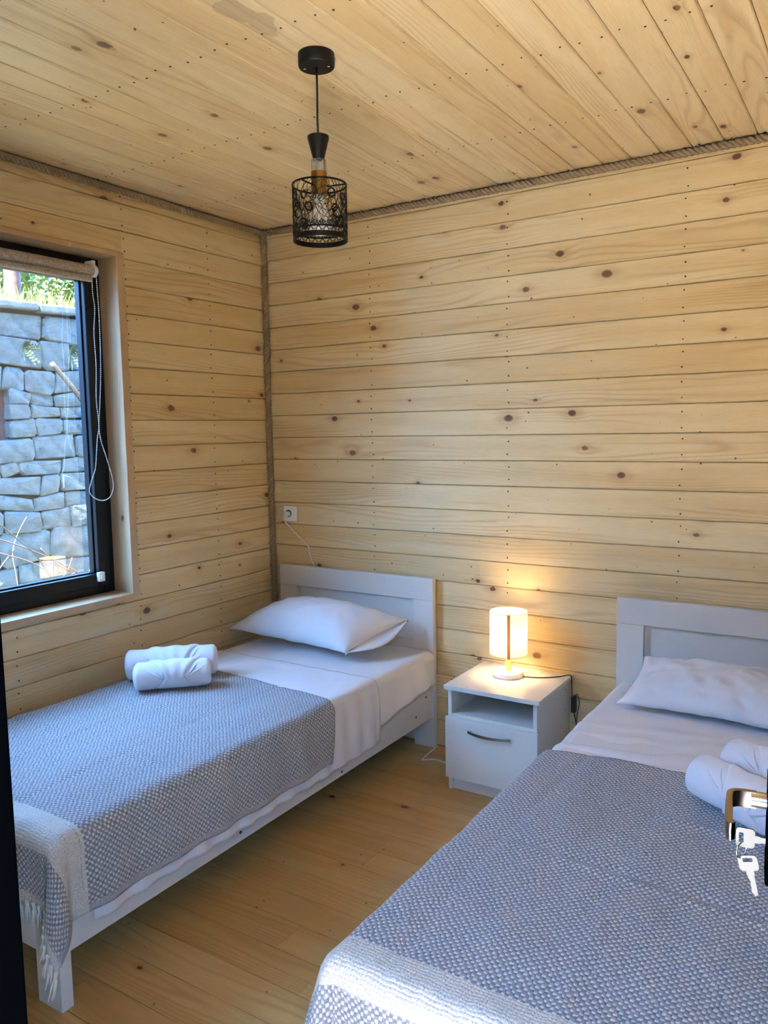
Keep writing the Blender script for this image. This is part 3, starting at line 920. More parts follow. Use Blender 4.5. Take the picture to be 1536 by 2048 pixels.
def bed_linen(ox, which):
    xl, xr = ox + 0.045, ox + 0.893
    ml = {1: 'white covered mattress under the towels by the window', 2: 'white covered mattress under the bedding across the nightstand'}[which]
    mattress('mattress', ox + 0.036, ox + 0.897, -2.02, -0.046, 0.270, 0.472, ml)
    if which == 1:
        def hang(v):            # mattress sheet hangs a little at the head, the turned-down part reaches lower
            return 0.172 + (0.05 * min(1, max(0, (-v - 0.05) / 0.45)))
        s, _ = drape('bed_sheet', SHEET, xl, xr, -0.044, -0.62, 0.4735, 0.06, 0.225, 0.0, r=0.033, step=0.014, seed=1.3, wrinkle=0.003, fold=0.004, thick=0.002, hangfun=hang)
        tag(s, 'white bottom sheet hanging over the bed rail near the nightstand', 'sheet')
        def cr(u, v):
            return 0.003 * sin(38 * (u * 0.5 + v) + 3 * fbm(u * 3, v * 3)) * max(0, fbm(u * 4, v * 4, 3))
        s2, _ = drape('folded_top_sheet', SHEET, xl - .002, xr + .002, -0.535, -1.96, 0.4775, 0.06, 0.29, 0.0, r=0.034, step=0.011, seed=4.2, wrinkle=0.003, fold=0.006, thick=0.0025, foldlen=0.11,
                      crease=cr, headline=lambda u: 0.015 * fbm(u * 3, 1, 1))
        tag(s2, 'white turned-down top sheet with pleated edge hanging over the bed side', 'sheet')
        def bcr(u, v):
            k = 0.0
            for (v0, w0, h0) in ((-1.22, 0.010, 0.0045), (-1.60, 0.010, -0.0045)):
                k += h0 * exp(-((v - v0 + 0.02 * sin(3 * u)) / w0) ** 2)
            for (u0, h0) in ((xl + 0.30, 0.004), (xl + 0.60, -0.004)):
                k += h0 * exp(-((u - u0 + 0.015 * sin(4 * v)) / 0.010) ** 2)
            return k
        b, pos = drape('woven_blanket', BLANKET, xl - .004, xr + .006, -0.80, -2.03, 0.4870, 0.05, 0.262, 0.225, r=0.046, step=0.0105, seed=2.0, wrinkle=0.006, fold=0.006, thick=0.004,
                       headline=lambda u: -0.055 * max(0, (u - xl) / (xr - xl)) ** 2, foldlen=0.21, crease=bcr)
        tag(b, 'grey and cream woven blanket with fringe on the bed by the window', 'blanket', 'grey woven blankets')
        tassels(b, pos, xl - .05, xr + .275, -2.03 - 0.222, 46)
    else:
        def cr(u, v):
            w = 0.0065 * sin(55 * v - 12 * u + 4 * fbm(u * 2, v * 4)) * min(1, max(0, (-v - 0.35) / 0.2)) * (0.4 + max(0, fbm(u * 3, v * 3, 9)))
            return w
        s, _ = drape('bed_sheet', SHEET, xl, xr, -0.044, -1.1, 0.4735, 0.20, 0.06, 0.0, r=0.03, step=0.011, seed=7.7, wrinkle=0.004, fold=0.004, thick=0.002, crease=cr)
        tag(s, 'white wrinkled sheet on the bed across the nightstand', 'sheet')
        def bcr(u, v):
            k = 0.0
            for (v0, w0, h0) in ((-1.13, 0.011, 0.005), (-1.48, 0.012, -0.005), (-1.515, 0.012, 0.005)):
                k += h0 * exp(-((v - v0 + 0.03 * sin(2.5 * u + 4 * v0)) / w0) ** 2) * (0.4 + 0.6 * min(1, max(0, (u - xl) / 0.3)))
            for (u0, h0) in ((xl + 0.10, -0.004), (xl + 0.42, 0.003)):
                k += h0 * exp(-((u - u0 + 0.02 * sin(3 * v)) / 0.012) ** 2)
            return k
        b, pos = drape('woven_blanket', BLANKET, xl - .004, xr + .004, -0.858, -2.03, 0.4840, 0.22, 0.20, 0.225, r=0.042, step=0.0105, seed=5.0, wrinkle=0.006, fold=0.007, thick=0.004,
                       headline=lambda u: -0.02 * max(0, 1 - (u - xl) / 0.2), foldlen=0.24, crease=bcr)
        tag(b, 'grey and cream woven blanket on the bed nearest the door handle', 'blanket', 'grey woven blankets')
        tassels(b, pos, xl - .2, xr + .2, -2.03 - 0.222, 46)
bed_linen(BX1, 1)
bed_linen(BX2, 2)

# ------------------------------------------------------------------ pillows
def pillow(name, cs, hgt, label, seed, sag=0.0, wr=0.006):
    A, B, Cc, D = [Vector(c) for c in cs]
    nrm = ((B - A).cross(D - A)).normalized()
    if nrm.z < 0: nrm = -nrm
    nu, nv = 56, 44
    def pt(s, t, side):
        s2, t2 = 2 * s - 1, 2 * t - 1
        # edges pulled in between the corners
        pin = 0.045
        p = A * (1 - s) * (1 - t) + B * s * (1 - t) + Cc * s * t + D * (1 - s) * t
        ce = (A + B + Cc + D) / 4
        e1, e2 = (B - A).normalized(), (D - A).normalized()
        p = p - e1 * s2 * pin * (1 - t2 * t2) * 0.5 - e2 * t2 * pin * (1 - s2 * s2) * 0.8
        prof = (max(0, 1 - abs(s2) ** 2.4) ** 0.62) * (max(0, 1 - abs(t2) ** 2.4) ** 0.62)
        h = hgt * prof
        edge = min(1, 6 * (1 - max(abs(s2), abs(t2))))
        w = wr * edge * (fbm(s * 6 + seed, t * 3, side, 3)) + 0.004 * edge * sin(30 * s + 5 * fbm(s * 3, t * 3, seed)) * max(0, fbm(s * 4 + seed, t * 4, 2)) * max(0, -t2 + .2)
        w += 0.5 * wr * edge * fbm(s * 16 + seed, t * 6, side + 3, 2)
        w += wr * 0.9 * edge * (abs(fbm(s * 7 + t * 3 + seed, t * 2 - s, side * 2 + 9, 2)) ** 0.7 - 0.35)
        return p + nrm * (side * h * (1.0 if side > 0 else 0.45) + w * side) + Vector((0, 0, -sag * (1 - t)))
    verts, faces = [], []
    for side in (1, -1):
        for j in range(nv + 1):
            for i in range(nu + 1):
                verts.append(pt(i / nu, j / nv, side))
    n1 = (nu + 1) * (nv + 1)
    for j in range(nv):
        for i in range(nu):
            a = j * (nu + 1) + i
            faces.append((a, a + 1, a + nu + 2, a + nu + 1))
            faces.append((n1 + a, n1 + a + nu + 1, n1 + a + nu + 2, n1 + a + 1))
    me = mesh(name, verts, faces, smooth=True)
    bm = bmesh.new(); bm.from_mesh(me)
    bmesh.ops.remove_doubles(bm, verts=bm.verts, dist=0.0006)
    bm.to_mesh(me); bm.free()
    me.polygons.foreach_set('use_smooth', [True] * len(me.polygons))
    return tag(obj(name, me, PILLOWCASE), label, 'pillow', 'white pillows')
p1 = pillow('pillow', [(0.055, -0.42, 0.550), (0.775, -0.44, 0.530), (0.905, -0.105, 0.628), (0.20, -0.10, 0.62)], 0.135, 'plump white pillow leaning on the headboard in the wall corner', 3.1)
# open pillowcase end hanging out at the nightstand side
fv, ffc = [], []
for j in range(15):
    t = j / 14
    e = Vector((0.775, -0.44, 0.535)) * (1 - t) + Vector((0.90, -0.105, 0.630)) * t
    for i in range(6):
        s = i / 5
        bow = sin(pi * t)
        fv.append(e + Vector((-0.05 * (1 - s) * bow + 0.035 * s * bow, -0.012 * s * bow, -0.012 * (1 - s) - 0.05 * s * bow * (0.6 + t * .4))))
for j in range(14):
    for i in range(5):
        a = j * 6 + i
        ffc.append((a, a + 1, a + 7, a + 6))
fo = obj('pillowcase_flap', mesh('pillowcase_flap', fv, ffc, smooth=True), PILLOWCASE, p1)
fo.modifiers.new('thickness', 'SOLIDIFY').thickness = 0.0025
p2 = pillow('pillow', [(1.955, -0.385, 0.492), (2.69, -0.46, 0.495), (2.70, -0.085, 0.615), (1.98, -0.075, 0.60)], 0.085, 'flatter white pillow on the bed across the nightstand', 8.4, wr=0.011)

# ------------------------------------------------------------------ rolled towels
def towel(name, a, b, R, label, seed, squash=0.9, knot=True):
    a, b = Vector(a), Vector(b)
    ax = (b - a); L = ax.length; ax.normalize()
    up = Vector((0, 0, 1)); sd = up.cross(ax).normalized()
    N, M = 40, 40
    mb = MB()
    verts, faces = [], []
    def rad(t, an):
        # fold waist pulled in at the middle, soft terry surface
        waist = 1 - 0.07 * exp(-((t - 0.5) / 0.16) ** 2)
        lip = 0.05 * (1 if (an + 0.5) % (2 * pi) < 0.5 else 0)
        return R * (waist + 0.035 * fbm(t * 4 + seed, cos(an) * 1.2, sin(an) * 1.2, 3) - lip * 0.5)
    for j in range(M + 1):
        t = j / M
        e = min(t, 1 - t) * L
        rnd = 1 - max(0, 1 - e / 0.014) ** 2 * 0.22
        for i in range(N):
            an = 2 * pi * i / N
            rr = rad(t, an) * rnd
            verts.append(a + ax * (t * L) + sd * cos(an) * rr + up * sin(an) * rr * squash)
    for j in range(M):
        for i in range(N):
            i2 = (i + 1) % N
            faces.append((j * N + i, j * N + i2, (j + 1) * N + i2, (j + 1) * N + i))
    # spiral end caps
    for end, s in ((0, -1), (M, 1)):
        prev = [end * N + i for i in range(N)]
        base_t = end / M
        for q in range(1, 9):
            f = 1 - q / 9
            ring = []
            for i in range(N):
                an = 2 * pi * i / N
                rr = rad(base_t, an) * 0.78 * f
                dep = 0.004 * sin(2 * pi * (f * 3.2 + an / (2 * pi)))
                ring.append(len(verts))
                verts.append(a + ax * (base_t * L + s * dep * (0.2 + f)) + sd * cos(an) * rr + up * sin(an) * rr * squash)
            for i in range(N):
                i2 = (i + 1) % N
                faces.append((prev[i], prev[i2], ring[i2], ring[i]) if s > 0 else (prev[i2], prev[i], ring[i], ring[i2]))
            prev = ring
        faces.append(tuple(prev) if s > 0 else tuple(reversed(prev)))
    o = obj(name, mesh(name, verts, faces, smooth=True), TERRY)
    if knot:
        # tucked bow: two fans of cloth meeting at a centre strap
        fv, ff = [], []
        U, V = 26, 18
        camside = 1 if sd.y < 0 else -1
        def onroll(tt, phi, lift):          # phi from the viewer's side (0) up over the top (90)
            rr = R * 0.99 + lift
            return a + ax * (tt * L) + sd * (camside * cos(phi) * rr) + up * (sin(phi) * rr * squash)
        for j in range(V + 1):
            t = j / V
            phi = radians(-48 + 150 * t)
            half = 0.040 + 0.055 * abs(t - 0.36) ** 1.3 * 2.2
            for i in range(U + 1):
                s = 2 * i / U - 1
                lift = 0.0075 * (1 - abs(s) ** 10) + 0.0025 * cos(8 * s) * t
                fv.append(onroll(0.53 + s * half / L, phi, lift))
        for j in range(V):
            for i in range(U):
                q = j * (U + 1) + i
                ff.append((q, q + 1, q + U + 2, q + U + 1))
        for sg in (-1, 1):
            for c in range(3):
                cm = MB()
                pts = []
                for i in range(9):
                    t = i / 8
                    pts.append(onroll(0.53 + sg * (0.040 + (0.030 + 0.028 * c) * t ** 0.8) / L, radians(2 + (92 - 22 * c) * t), -0.001))
                cm.tube(pts, [0.0075 * (1 - 0.75 * i / 8) for i in range(9)], 7)
                cm.build('gathered_crease', TERRY, o, smooth=True)
        k = obj('tucked_fold', mesh('tucked_fold', fv, ff, smooth=True), TERRY, o)
        k.modifiers.new('thickness', 'SOLIDIFY').thickness = 0.004
    return tag(o, label, 'towel', 'rolled white towels')
towel('rolled_towel', (0.125, -1.095, 0.553), (0.385, -0.835, 0.553), 0.068, 'bigger rolled white towel behind the small one, by the window wall', 1.0)
towel('rolled_towel', (0.262, -1.170, 0.546), (0.470, -0.960, 0.546), 0.060, 'smaller rolled white towel in front on the window-side bed', 5.0)
towel('rolled_towel', (2.368, -0.995, 0.554), (2.665, -1.20, 0.554), 0.066, 'rolled white towel behind the door handle, lying on the blanket edge', 9.0)
towel('rolled_towel', (2.420, -0.838, 0.553), (2.73, -0.985, 0.553), 0.066, 'rolled white towel on the sheet, half hidden behind another towel', 12.0)

# ------------------------------------------------------------------ nightstand
NX0, NX1, NYF, NH = 1.2427, 1.6632, -0.3954, 0.4507
ns = tag(empty('nightstand', ((NX0 + NX1) / 2, -0.2, 0)), 'white nightstand with open shelf and one drawer between the beds', 'nightstand')
def npart(mb, name, mat=WHITE_LAM, parent=ns, **kw):
    mb.xf(Matrix.Translation((-(NX0 + NX1) / 2, 0.2, 0)))
    return mb.build(name, mat, parent, **kw)
npart(MB().box(NX0, NX1, NYF, -0.004, NH - .018, NH), 'top', bevel=0.0012)
for x0 in (NX0 + .014, NX1 - .030):
    npart(MB().box(x0, x0 + .016, NYF + .014, -0.006, 0.0, NH - .0182), 'side_panel', bevel=0.001)
npart(MB().box(NX0 + .0302, NX1 - .0302, -0.014, -0.006, 0.05, NH - .0182), 'back_panel')
npart(MB().box(NX0 + .0302, NX1 - .0302, NYF + .016, -0.0142, 0.316, 0.330), 'shelf')
npart(MB().box(NX0 + .0302, NX1 - .0302, NYF + .018, -0.0142, 0.055, 0.068), 'bottom_panel')
npart(MB().box(NX0 + .0302, NX1 - .0302, NYF + .028, NYF + .042, 0.0, 0.055), 'plinth')
dr = npart(MB().box(NX0 + .008, NX1 - .006, NYF - .003, NYF + .0135, 0.057, 0.318), 'drawer', bevel=0.001)
hb = []
for i in range(17):
    t = i / 16
    hb.append((1.357 + 0.188 * t, NYF - 0.005 - 0.024 * (sin(pi * t) ** 0.8 if 0 < t < 1 else 0) , 0.2725 + 0.0 * t))
hv, hf = [], []
for p in hb:
    for (a, b) in ((0, -.0055), (-.004, -.0055), (-.004, .0055), (0, .0055)):
        hv.append((p[0], p[1] + a, p[2] + b))
for i in range(16):
    for k in range(4):
        hf.append((i * 4 + k, (i + 1) * 4 + k, (i + 1) * 4 + (k + 1) % 4, i * 4 + (k + 1) % 4))
hf += [(0, 1, 2, 3), (67, 66, 65, 64)]
hmb = MB().add(hv, hf)
for xx in (1.368, 1.534):
    hmb.box(xx - .006, xx + .006, NYF - .012, NYF - .003, 0.268, 0.277)
npart(hmb, 'handle', CHROME, dr)
for (yy, zz) in ((-0.06, 0.40), (-0.36, 0.425), (-0.36, 0.31), (-0.06, 0.31)):
    npart(MB().tube([(NX1 - .0142, yy, zz), (NX1 - .0132, yy, zz)], 0.0035, 8), 'screw_cap', SCREW)

# ------------------------------------------------------------------ table lamp
LX, LY = 1.428, -0.150
lamp = tag(empty('table_lamp', (LX, LY, NH)), 'lit table lamp with linen drum shade on the nightstand', 'lamp')
MB().lathe([(0.0, 0.0), (0.060, 0.0), (0.0635, 0.003), (0.0635, 0.022), (0.060, 0.0255), (0.0, 0.0255)], 48, cap0=False, cap1=False).build('base', BASE_WHITE, lamp, auto=0.6)
MB().lathe([(0.0125, 0.025), (0.0125, 0.082), (0.010, 0.090), (0.010, 0.10)], 20).build('stem', LIGHT_WOOD, lamp, auto=0.6)
sh = MB()
sh.lathe([(0.079, 0.098), (0.080, 0.098), (0.080, 0.284), (0.079, 0.284)], 64, cap0=False, cap1=False)
shade = sh.build('shade', SHADE, lamp, smooth=True)
for an in (radians(-66), radians(114)):
    # wooden slats joining the stem to the shade, outside of the fabric
    c, s = cos(an), sin(an)
    MB().box(-0.0065, 0.0065, 0.0803, 0.0813, 0.092, 0.286).build('shade_slat', VENEER, shade, bevel=0.001, rot=(0, 0, an - pi / 2))

for zz in (0.0985, 0.2835):
    MB().tube([(0.0797 * cos(a), 0.0797 * sin(a), zz) for a in [2 * pi * i / 64 for i in range(64)]], 0.0014, 6, closed=True).build('shade_rim', LIGHT_WOOD, shade, smooth=True)
MB().lathe([(0.013, 0.100), (0.014, 0.128), (0.012, 0.142)], 20).build('socket', WHITE_PLASTIC, lamp, auto=0.6)
for k in range(3):
    a = 2 * pi * k / 3
    MB().tube([(0.012 * cos(a), 0.012 * sin(a), 0.112), (0.0795 * cos(a), 0.0795 * sin(a), 0.100)], 0.0013, 6).build('spider_arm', CHROME, shade)
bp = [(0.001, 0.141)] + [(0.012, 0.143), (0.014, 0.155), (0.026, 0.178), (0.030, 0.195), (0.028, 0.212), (0.018, 0.226), (0.001, 0.230)]
MB().lathe(bp, 24).build('bulb', BULB_ON, lamp, smooth=True)
cab = smoothpath([(0.060, 0.010, 0.004), (0.10, 0.020, 0.003), (0.15, 0.045, 0.003), (0.195, 0.085, 0.003), (0.222, 0.112, 0.006), (0.236, 0.120, 0.002), (0.2385, 0.122, -0.03), (0.240, 0.124, -0.10), (0.246, 0.130, -0.16), (0.26, 0.132, -0.24), (0.25, 0.128, -0.34), (0.22, 0.12, -0.445)], 8)
MB().tube(cab, 0.0022, 8).build('power_cord', BLACK_PLASTIC, lamp, smooth=True)
MB().box(0.239, 0.257, 0.108, 0.136, -0.155, -0.085).build('cord_switch', BLACK_PLASTIC, lamp, bevel=0.004)
lc2 = smoothpath([(0.249, 0.12, -0.085), (0.262, 0.122, -0.075), (0.272, 0.122, -0.11), (0.264, 0.122, -0.16), (0.258, 0.12, -0.22)], 8)
MB().tube(lc2, 0.0018, 6).build('spare_cord_loop', BLACK_PLASTIC, lamp, smooth=True)

# ------------------------------------------------------------------ wall socket and white cord
so = tag(empty('wall_socket', (0.135, 0, 1.083)), 'white wall socket with a plug in it above the headboard', 'socket')
MB().box(-0.043, 0.043, -0.012, 0.0, -0.041, 0.041).build('cover_plate', WHITE_PLASTIC, so, bevel=0.004)
ring = MB().lathe([(0.0215, 0), (0.0215, 0.0035), (0.0190, 0.0035), (0.0190, 0.0008)], 32, cap0=False, cap1=False)
ring.xf(Matrix.Rotation(radians(90), 4, 'X')).build('socket_rim', WHITE_PLASTIC, so, smooth=True, loc=(-0.008, -0.012, 0.002))
well = MB().lathe([(0.0005, 0.0006), (0.0190, 0.0006)], 32, cap0=False, cap1=False)
well.xf(Matrix.Rotation(radians(90), 4, 'X')).build('socket_well', plain('socket_shadow', (0.10, 0.10, 0.10), 0.6), so, loc=(-0.008, -0.012, 0.002))
pg = MB().lathe([(0.0135, 0.0), (0.0135, 0.016), (0.010, 0.026), (0.004, 0.028)], 20)
pg.xf(Matrix.Rotation(radians(90), 4, 'X')).build('plug', WHITE_PLASTIC, so, auto=0.6, loc=(-0.010, -0.012, 0.0))
cord = smoothpath([(0.124, -0.038, 1.080), (0.112, -0.042, 1.062), (0.116, -0.030, 1.040), (0.150, -0.012, 0.998), (0.205, -0.007, 0.952), (0.243, -0.006, 0.922), (0.252, -0.006, 0.885), (0.270, -0.006, 0.838), (0.292, -0.006, 0.80), (0.40, -0.005, 0.60), (0.60, -0.005, 0.30), (0.85, -0.005, 0.05),
                   (0.985, -0.008, 0.006), (1.006, -0.045, 0.0035), (1.010, -0.10, 0.0035), (1.015, -0.165, 0.0035), (1.020, -0.195, 0.0035), (1.040, -0.180, 0.0035), (1.075, -0.162, 0.0035), (1.13, -0.172, 0.0035), (1.20, -0.20, 0.0035), (1.236, -0.16, 0.0035), (1.225, -0.02, 0.0035)], 8)
tag(MB().tube(cord, 0.0034, 8).build('extension_cord', WHITE_CORD, smooth=True), 'thin white cord running from the socket behind the headboard to the floor', 'cord')

# ------------------------------------------------------------------ pendant lamp
PX, PY = 1.400, -1.388
pend = tag(empty('pendant_lamp', (PX, PY, H)), 'black pendant lamp with lace-patterned wire cage hanging from the ceiling', 'lamp')
Zc = lambda z: z - H
MB().lathe([(0.050, 0.0), (0.050, -0.031), (0.048, -0.034), (0.0, -0.034)], 48, cap0=True, cap1=False).build('canopy', BLACK_METAL, pend, auto=0.6)
for an in (radians(200), radians(20)):
    MB().lathe([(0.004, -0.0335), (0.004, -0.0355), (0.002, -0.0365)], 10, cx=0.034 * cos(an), cy=0.034 * sin(an)).build('canopy_screw', CHROME, pend)
MB().tube([(0, 0, -0.034), (0.0008, 0, -0.1), (-0.0008, 0, -0.16), (0.0, 0, Zc(2.318))], 0.0032, 10).build('cord', BLACK_PLASTIC, pend, smooth=True)
MB().lathe([(0.004, Zc(2.324)), (0.0295, Zc(2.323)), (0.0300, Zc(2.318)), (0.0150, Zc(2.260)), (0.004, Zc(2.260))], 40).build('cone', BLACK_METAL, pend, auto=0.6)
cr_ = MB()
for k in range(8):
    a = 2 * pi * k / 8
    cr_.tube([(0.0155 * cos(a), 0.0155 * sin(a), Zc(2.260)), (0.0155 * cos(a), 0.0155 * sin(a), Zc(2.226))], 0.0058, 10)
cr_.build('acrylic_collar', CRYSTAL, pend, auto=0.6)
MB().lathe([(0.004, Zc(2.227)), (0.0225, Zc(2.227)), (0.0225, Zc(2.190)), (0.0210, Zc(2.188)), (0.0210, Zc(2.165)), (0.004, Zc(2.165))], 40).build('socket', BRASS, pend, auto=0.6)
MB().lathe([(0.006, Zc(2.166)), (0.0150, Zc(2.165)), (0.0165, Zc(2.140)), (0.023, Zc(2.122)), (0.0320, Zc(2.105)), (0.0345, Zc(2.090)), (0.0320, Zc(2.073)), (0.022, Zc(2.060)), (0.001, Zc(2.055))], 36).build('bulb', OPAL, pend, smooth=True)
CR, CT, CB = 0.0755, 2.192, 2.040
def cyl(an, z, r=CR): return (r * cos(an), r * sin(an), Zc(z))
def cring(z, r, h):
    MB().lathe([(CR - r, Zc(z - h)), (CR + r, Zc(z - h)), (CR + r, Zc(z + h)), (CR - r, Zc(z + h)), (CR - r, Zc(z - h))], 56, cap0=False, cap1=False).build('cage_ring', BLACK_METAL, pend, auto=0.5)
cring(CT, 0.0016, 0.0022)
cring(2.047, 0.0012, 0.0070)
cring(2.0675, 0.0010, 0.0022)
for k in range(3):
    a = radians(25 + 120 * k)
    MB().tube([(0.020 * cos(a), 0.020 * sin(a), Zc(2.188)), (CR * cos(a), CR * sin(a), Zc(CT))], 0.0022, 6).build('cage_spoke', BLACK_METAL, pend)
lace = MB()
wire = 0.00085
NR = 4
for k in range(NR):
    a0 = 2 * pi * k / NR + radians(-60)
    # big spirograph rosette
    pts = []
    zc, Rr = 2.130, 0.056
    for i in range(420):
        t = 2 * pi * 5 * i / 420
        rr = Rr * (0.56 + 0.44 * cos(t * 11 / 5.0 * 1.0))
        pts.append(cyl(a0 + rr * cos(t) / CR, zc + min(0.060, max(-0.060, rr * sin(t) * 1.06))))
    lace.tube(pts, wire, 3, closed=True)
    for (da, zz, rr) in ((pi / NR, 2.105, 0.0125), (pi / NR - 0.22, 2.155, 0.010), (pi / NR + .30, 2.150, 0.008)):
        for q in (0, 0.0022):
            lace.tube([cyl(a0 + da + (rr + q) * cos(t) / CR, zz + (rr + q) * sin(t)) for t in [2 * pi * i / 20 for i in range(20)]], 0.0013, 4, closed=True)
# criss-cross net between the rosettes
for s in (1, -1):
    for k in range(26):
        a0 = 2 * pi * k / 26
        pts = []
        for i in range(26):
            t = i / 25
            z = 2.068 + (CT - 2.068) * t
            pts.append(cyl(a0 + s * (0.55 * t + 0.16 * sin(2 * pi * t + a0 * 3)), z))
        lace.tube(pts, wire * 0.9, 3)
# scalloped fans above and below the lower band
for k in range(22):
    a0 = 2 * pi * k / 22
    wA = 2 * pi / 22
    lace.tube([cyl(a0 + wA * (i / 8 - 0.5), 2.069 + 0.014 * sin(pi * i / 8)) for i in range(9)], 0.0012, 3)
    for q in (-0.6, -0.3, 0, 0.3, 0.6):
        lace.tube([cyl(a0 + wA * q * 0.25, 2.069), cyl(a0 + wA * q * 0.6, 2.069 + 0.013 * cos(q))], 0.001, 3)
    lace.tube([cyl(a0 + wA * (i / 8 - 0.5), 2.066 - 0.009 * sin(pi * i / 8)) for i in range(9)], 0.0012, 3)
    for q in (-0.4, 0.4):
        lace.tube([cyl(a0 + wA * q, 2.066), cyl(a0 + wA * q * .5, 2.054)], 0.001, 3)
lo = lace.build('cage', BLACK_METAL, pend)
for ch in [c for c in pend.children if c.name.startswith(('cage_ring', 'cage_spoke'))]:
    ch.parent = lo

# ------------------------------------------------------------------ outside the window
structure('path', MB().box(-2.7, -0.16, -8, 7, -0.25, -0.21), plain('bounce_paving', (0.07, 0.065, 0.05), 0.9, nscale=15, namt=0.12))  # added unseen slab; its tone sets the sun bounce onto the ceiling
yard = structure('ground', MB().box(-4.2, -0.16, -14, 9, -0.35, -0.25).box(-0.16, RX + .16, -14, FY - .15, -0.35, -0.25).box(RX + .16, 9, -14, 9, -.35, -.25), GROUND)
roof = structure('roof', MB().box(-0.18, RX + 1.0, -4.65, 0.95, H + 0.13, H + 0.22), STUCCO)  # front run lengthened to keep sky out of the doorway

structure('sky_block_house', MB().box(-0.16, 0.3, 0.17, 7.0, -0.3, 9.0).box(-0.16, RX + .16, FY - .15, 0.16, H + 0.23, 9.0), STUCCO)  # tall unseen house walls added to screen sky from the stone wall

SWX = -4.0
sw = tag(empty('stone_wall', (SWX, 1.5, -0.25)), 'old grey rubble stone wall seen through the window', 'wall')
TOPZ = 2.66
def smesh(w, h):
    d0 = 0.10
    c = min(w, h) * random.uniform(0.06, 0.2)
    out = []
    pts = [(-w/2 + c, -h/2), (w/2 - c, -h/2), (w/2, -h/2 + c), (w/2, h/2 - c), (w/2 - c, h/2), (-w/2 + c, h/2), (-w/2, h/2 - c), (-w/2, -h/2 + c)]
    pts = [(a + random.uniform(-.012, .012), b + random.uniform(-.010, .010)) for a, b in pts]
    fr = [(a * 0.90 + random.uniform(-.008, .008), b * 0.86 + random.uniform(-.006, .006)) for a, b in pts]
    v = [(-d0, a, b) for a, b in pts] + [(0.0, a, b) for a, b in pts] + [(random.uniform(0.010, 0.026), a, b) for a, b in fr]
    v.append((random.uniform(0.014, 0.034), random.uniform(-.02, .02), 0))
    f = []
    for i in range(8):
        j = (i + 1) % 8
        f += [(i, j, 8 + j, 8 + i), (8 + i, 8 + j, 16 + j, 16 + i), (16 + i, 16 + j, 24)]
    return mesh('stone', v, f)
z = -0.25
nst = 0
NIY0, NIY1, NIZ0, NIZ1 = 0.50, 1.112, 1.43, 2.02
rows = []
heights = [0.30, 0.26, 0.32, 0.20, 0.13, 0.17, 0.15, 0.22, 0.16, 0.13, 0.155, 0.205, 0.23, 0.24, 0.17, 0.21, 0.20, 0.12]
for hgt in heights:
    if z + 0.06 > TOPZ: break
    hh = min(hgt, TOPZ - z)
    yy = -0.9 + random.uniform(-0.2, 0)
    zc = z + hh / 2
    inn = NIZ0 < zc < NIZ1
    while yy < 3.9:
        w = random.uniform(0.9, 2.4) * hh if hh > 0.18 else random.uniform(1.2, 3.4) * hh
        w = min(w, 0.52)
        if inn and yy < NIY0 < yy + w + .08: w = NIY0 - yy
        if inn and NIY0 - .01 < yy < NIY1:
            yy = NIY1
            continue
        yc = yy + w / 2
        if w > 0.03:
            me_ = smesh(w - 0.003, hh - 0.002)
            for vv_ in me_.vertices:
                Y0, Z0 = vv_.co.y + yc, vv_.co.z + zc
                vv_.co.z += 0.075 * noise.noise((Y0 * 1.9, Z0 * 2.3, 0.0)) + 0.03 * noise.noise((Y0 * 6, Z0 * 6, 3.0))
                vv_.co.y += 0.06 * noise.noise((Y0 * 2.1, Z0 * 2.1, 7.0)) + 0.03 * noise.noise((Y0 * 6, Z0 * 6, 11.0))
            obj('stone', me_, STONE, sw, mtx=Matrix.Translation((random.uniform(-.010, .014), yc - 1.5, zc + 0.25)) )
            nst += 1
        yy += w
    z += hh
MB().box(-0.6, -0.035, -6.5, NIY0 - 1.5, 0.0, TOPZ + .25).box(-0.6, -0.035, NIY1 - 1.5, 6, 0, TOPZ + .25).box(-0.6, -0.035, NIY0 - 1.5, NIY1 - 1.5, 0, NIZ0 + .25).box(-0.6, -0.035, NIY0 - 1.5, NIY1 - 1.5, NIZ1 + .25, TOPZ + .25).box(-0.6, -0.25, NIY0 - 1.5, NIY1 - 1.5, NIZ0 + .25, NIZ1 + .25).build('mortar_core', MORTAR, sw)
MB().box(-0.2, -0.16, NIY0 - 1.5, NIY1 - 1.5 - .10, NIZ0 + .25, NIZ1 + .25).box(-0.16, -0.08, NIY1 - 1.5 - .10, NIY1 - 1.5, NIZ0 + .25, NIZ1 + .25).build('niche_shutter', OLDWOOD, sw, bevel=0.01)
# capping slabs
yy = -0.9
while yy < 3.9:
    w = random.uniform(0.35, 0.7)
    mb = MB().box(-0.45, random.uniform(0.07, 0.12), -w / 2 + .006, w / 2 - .006, 0, random.uniform(0.05, 0.075))
    mb.build('coping_stone', STONE, sw, bevel=0.015, mtx=Matrix.Translation((0, yy + w / 2 - 1.5, TOPZ + .25)) @ Matrix.Rotation(random.uniform(-.05, .05), 4, 'X'))
    yy += w

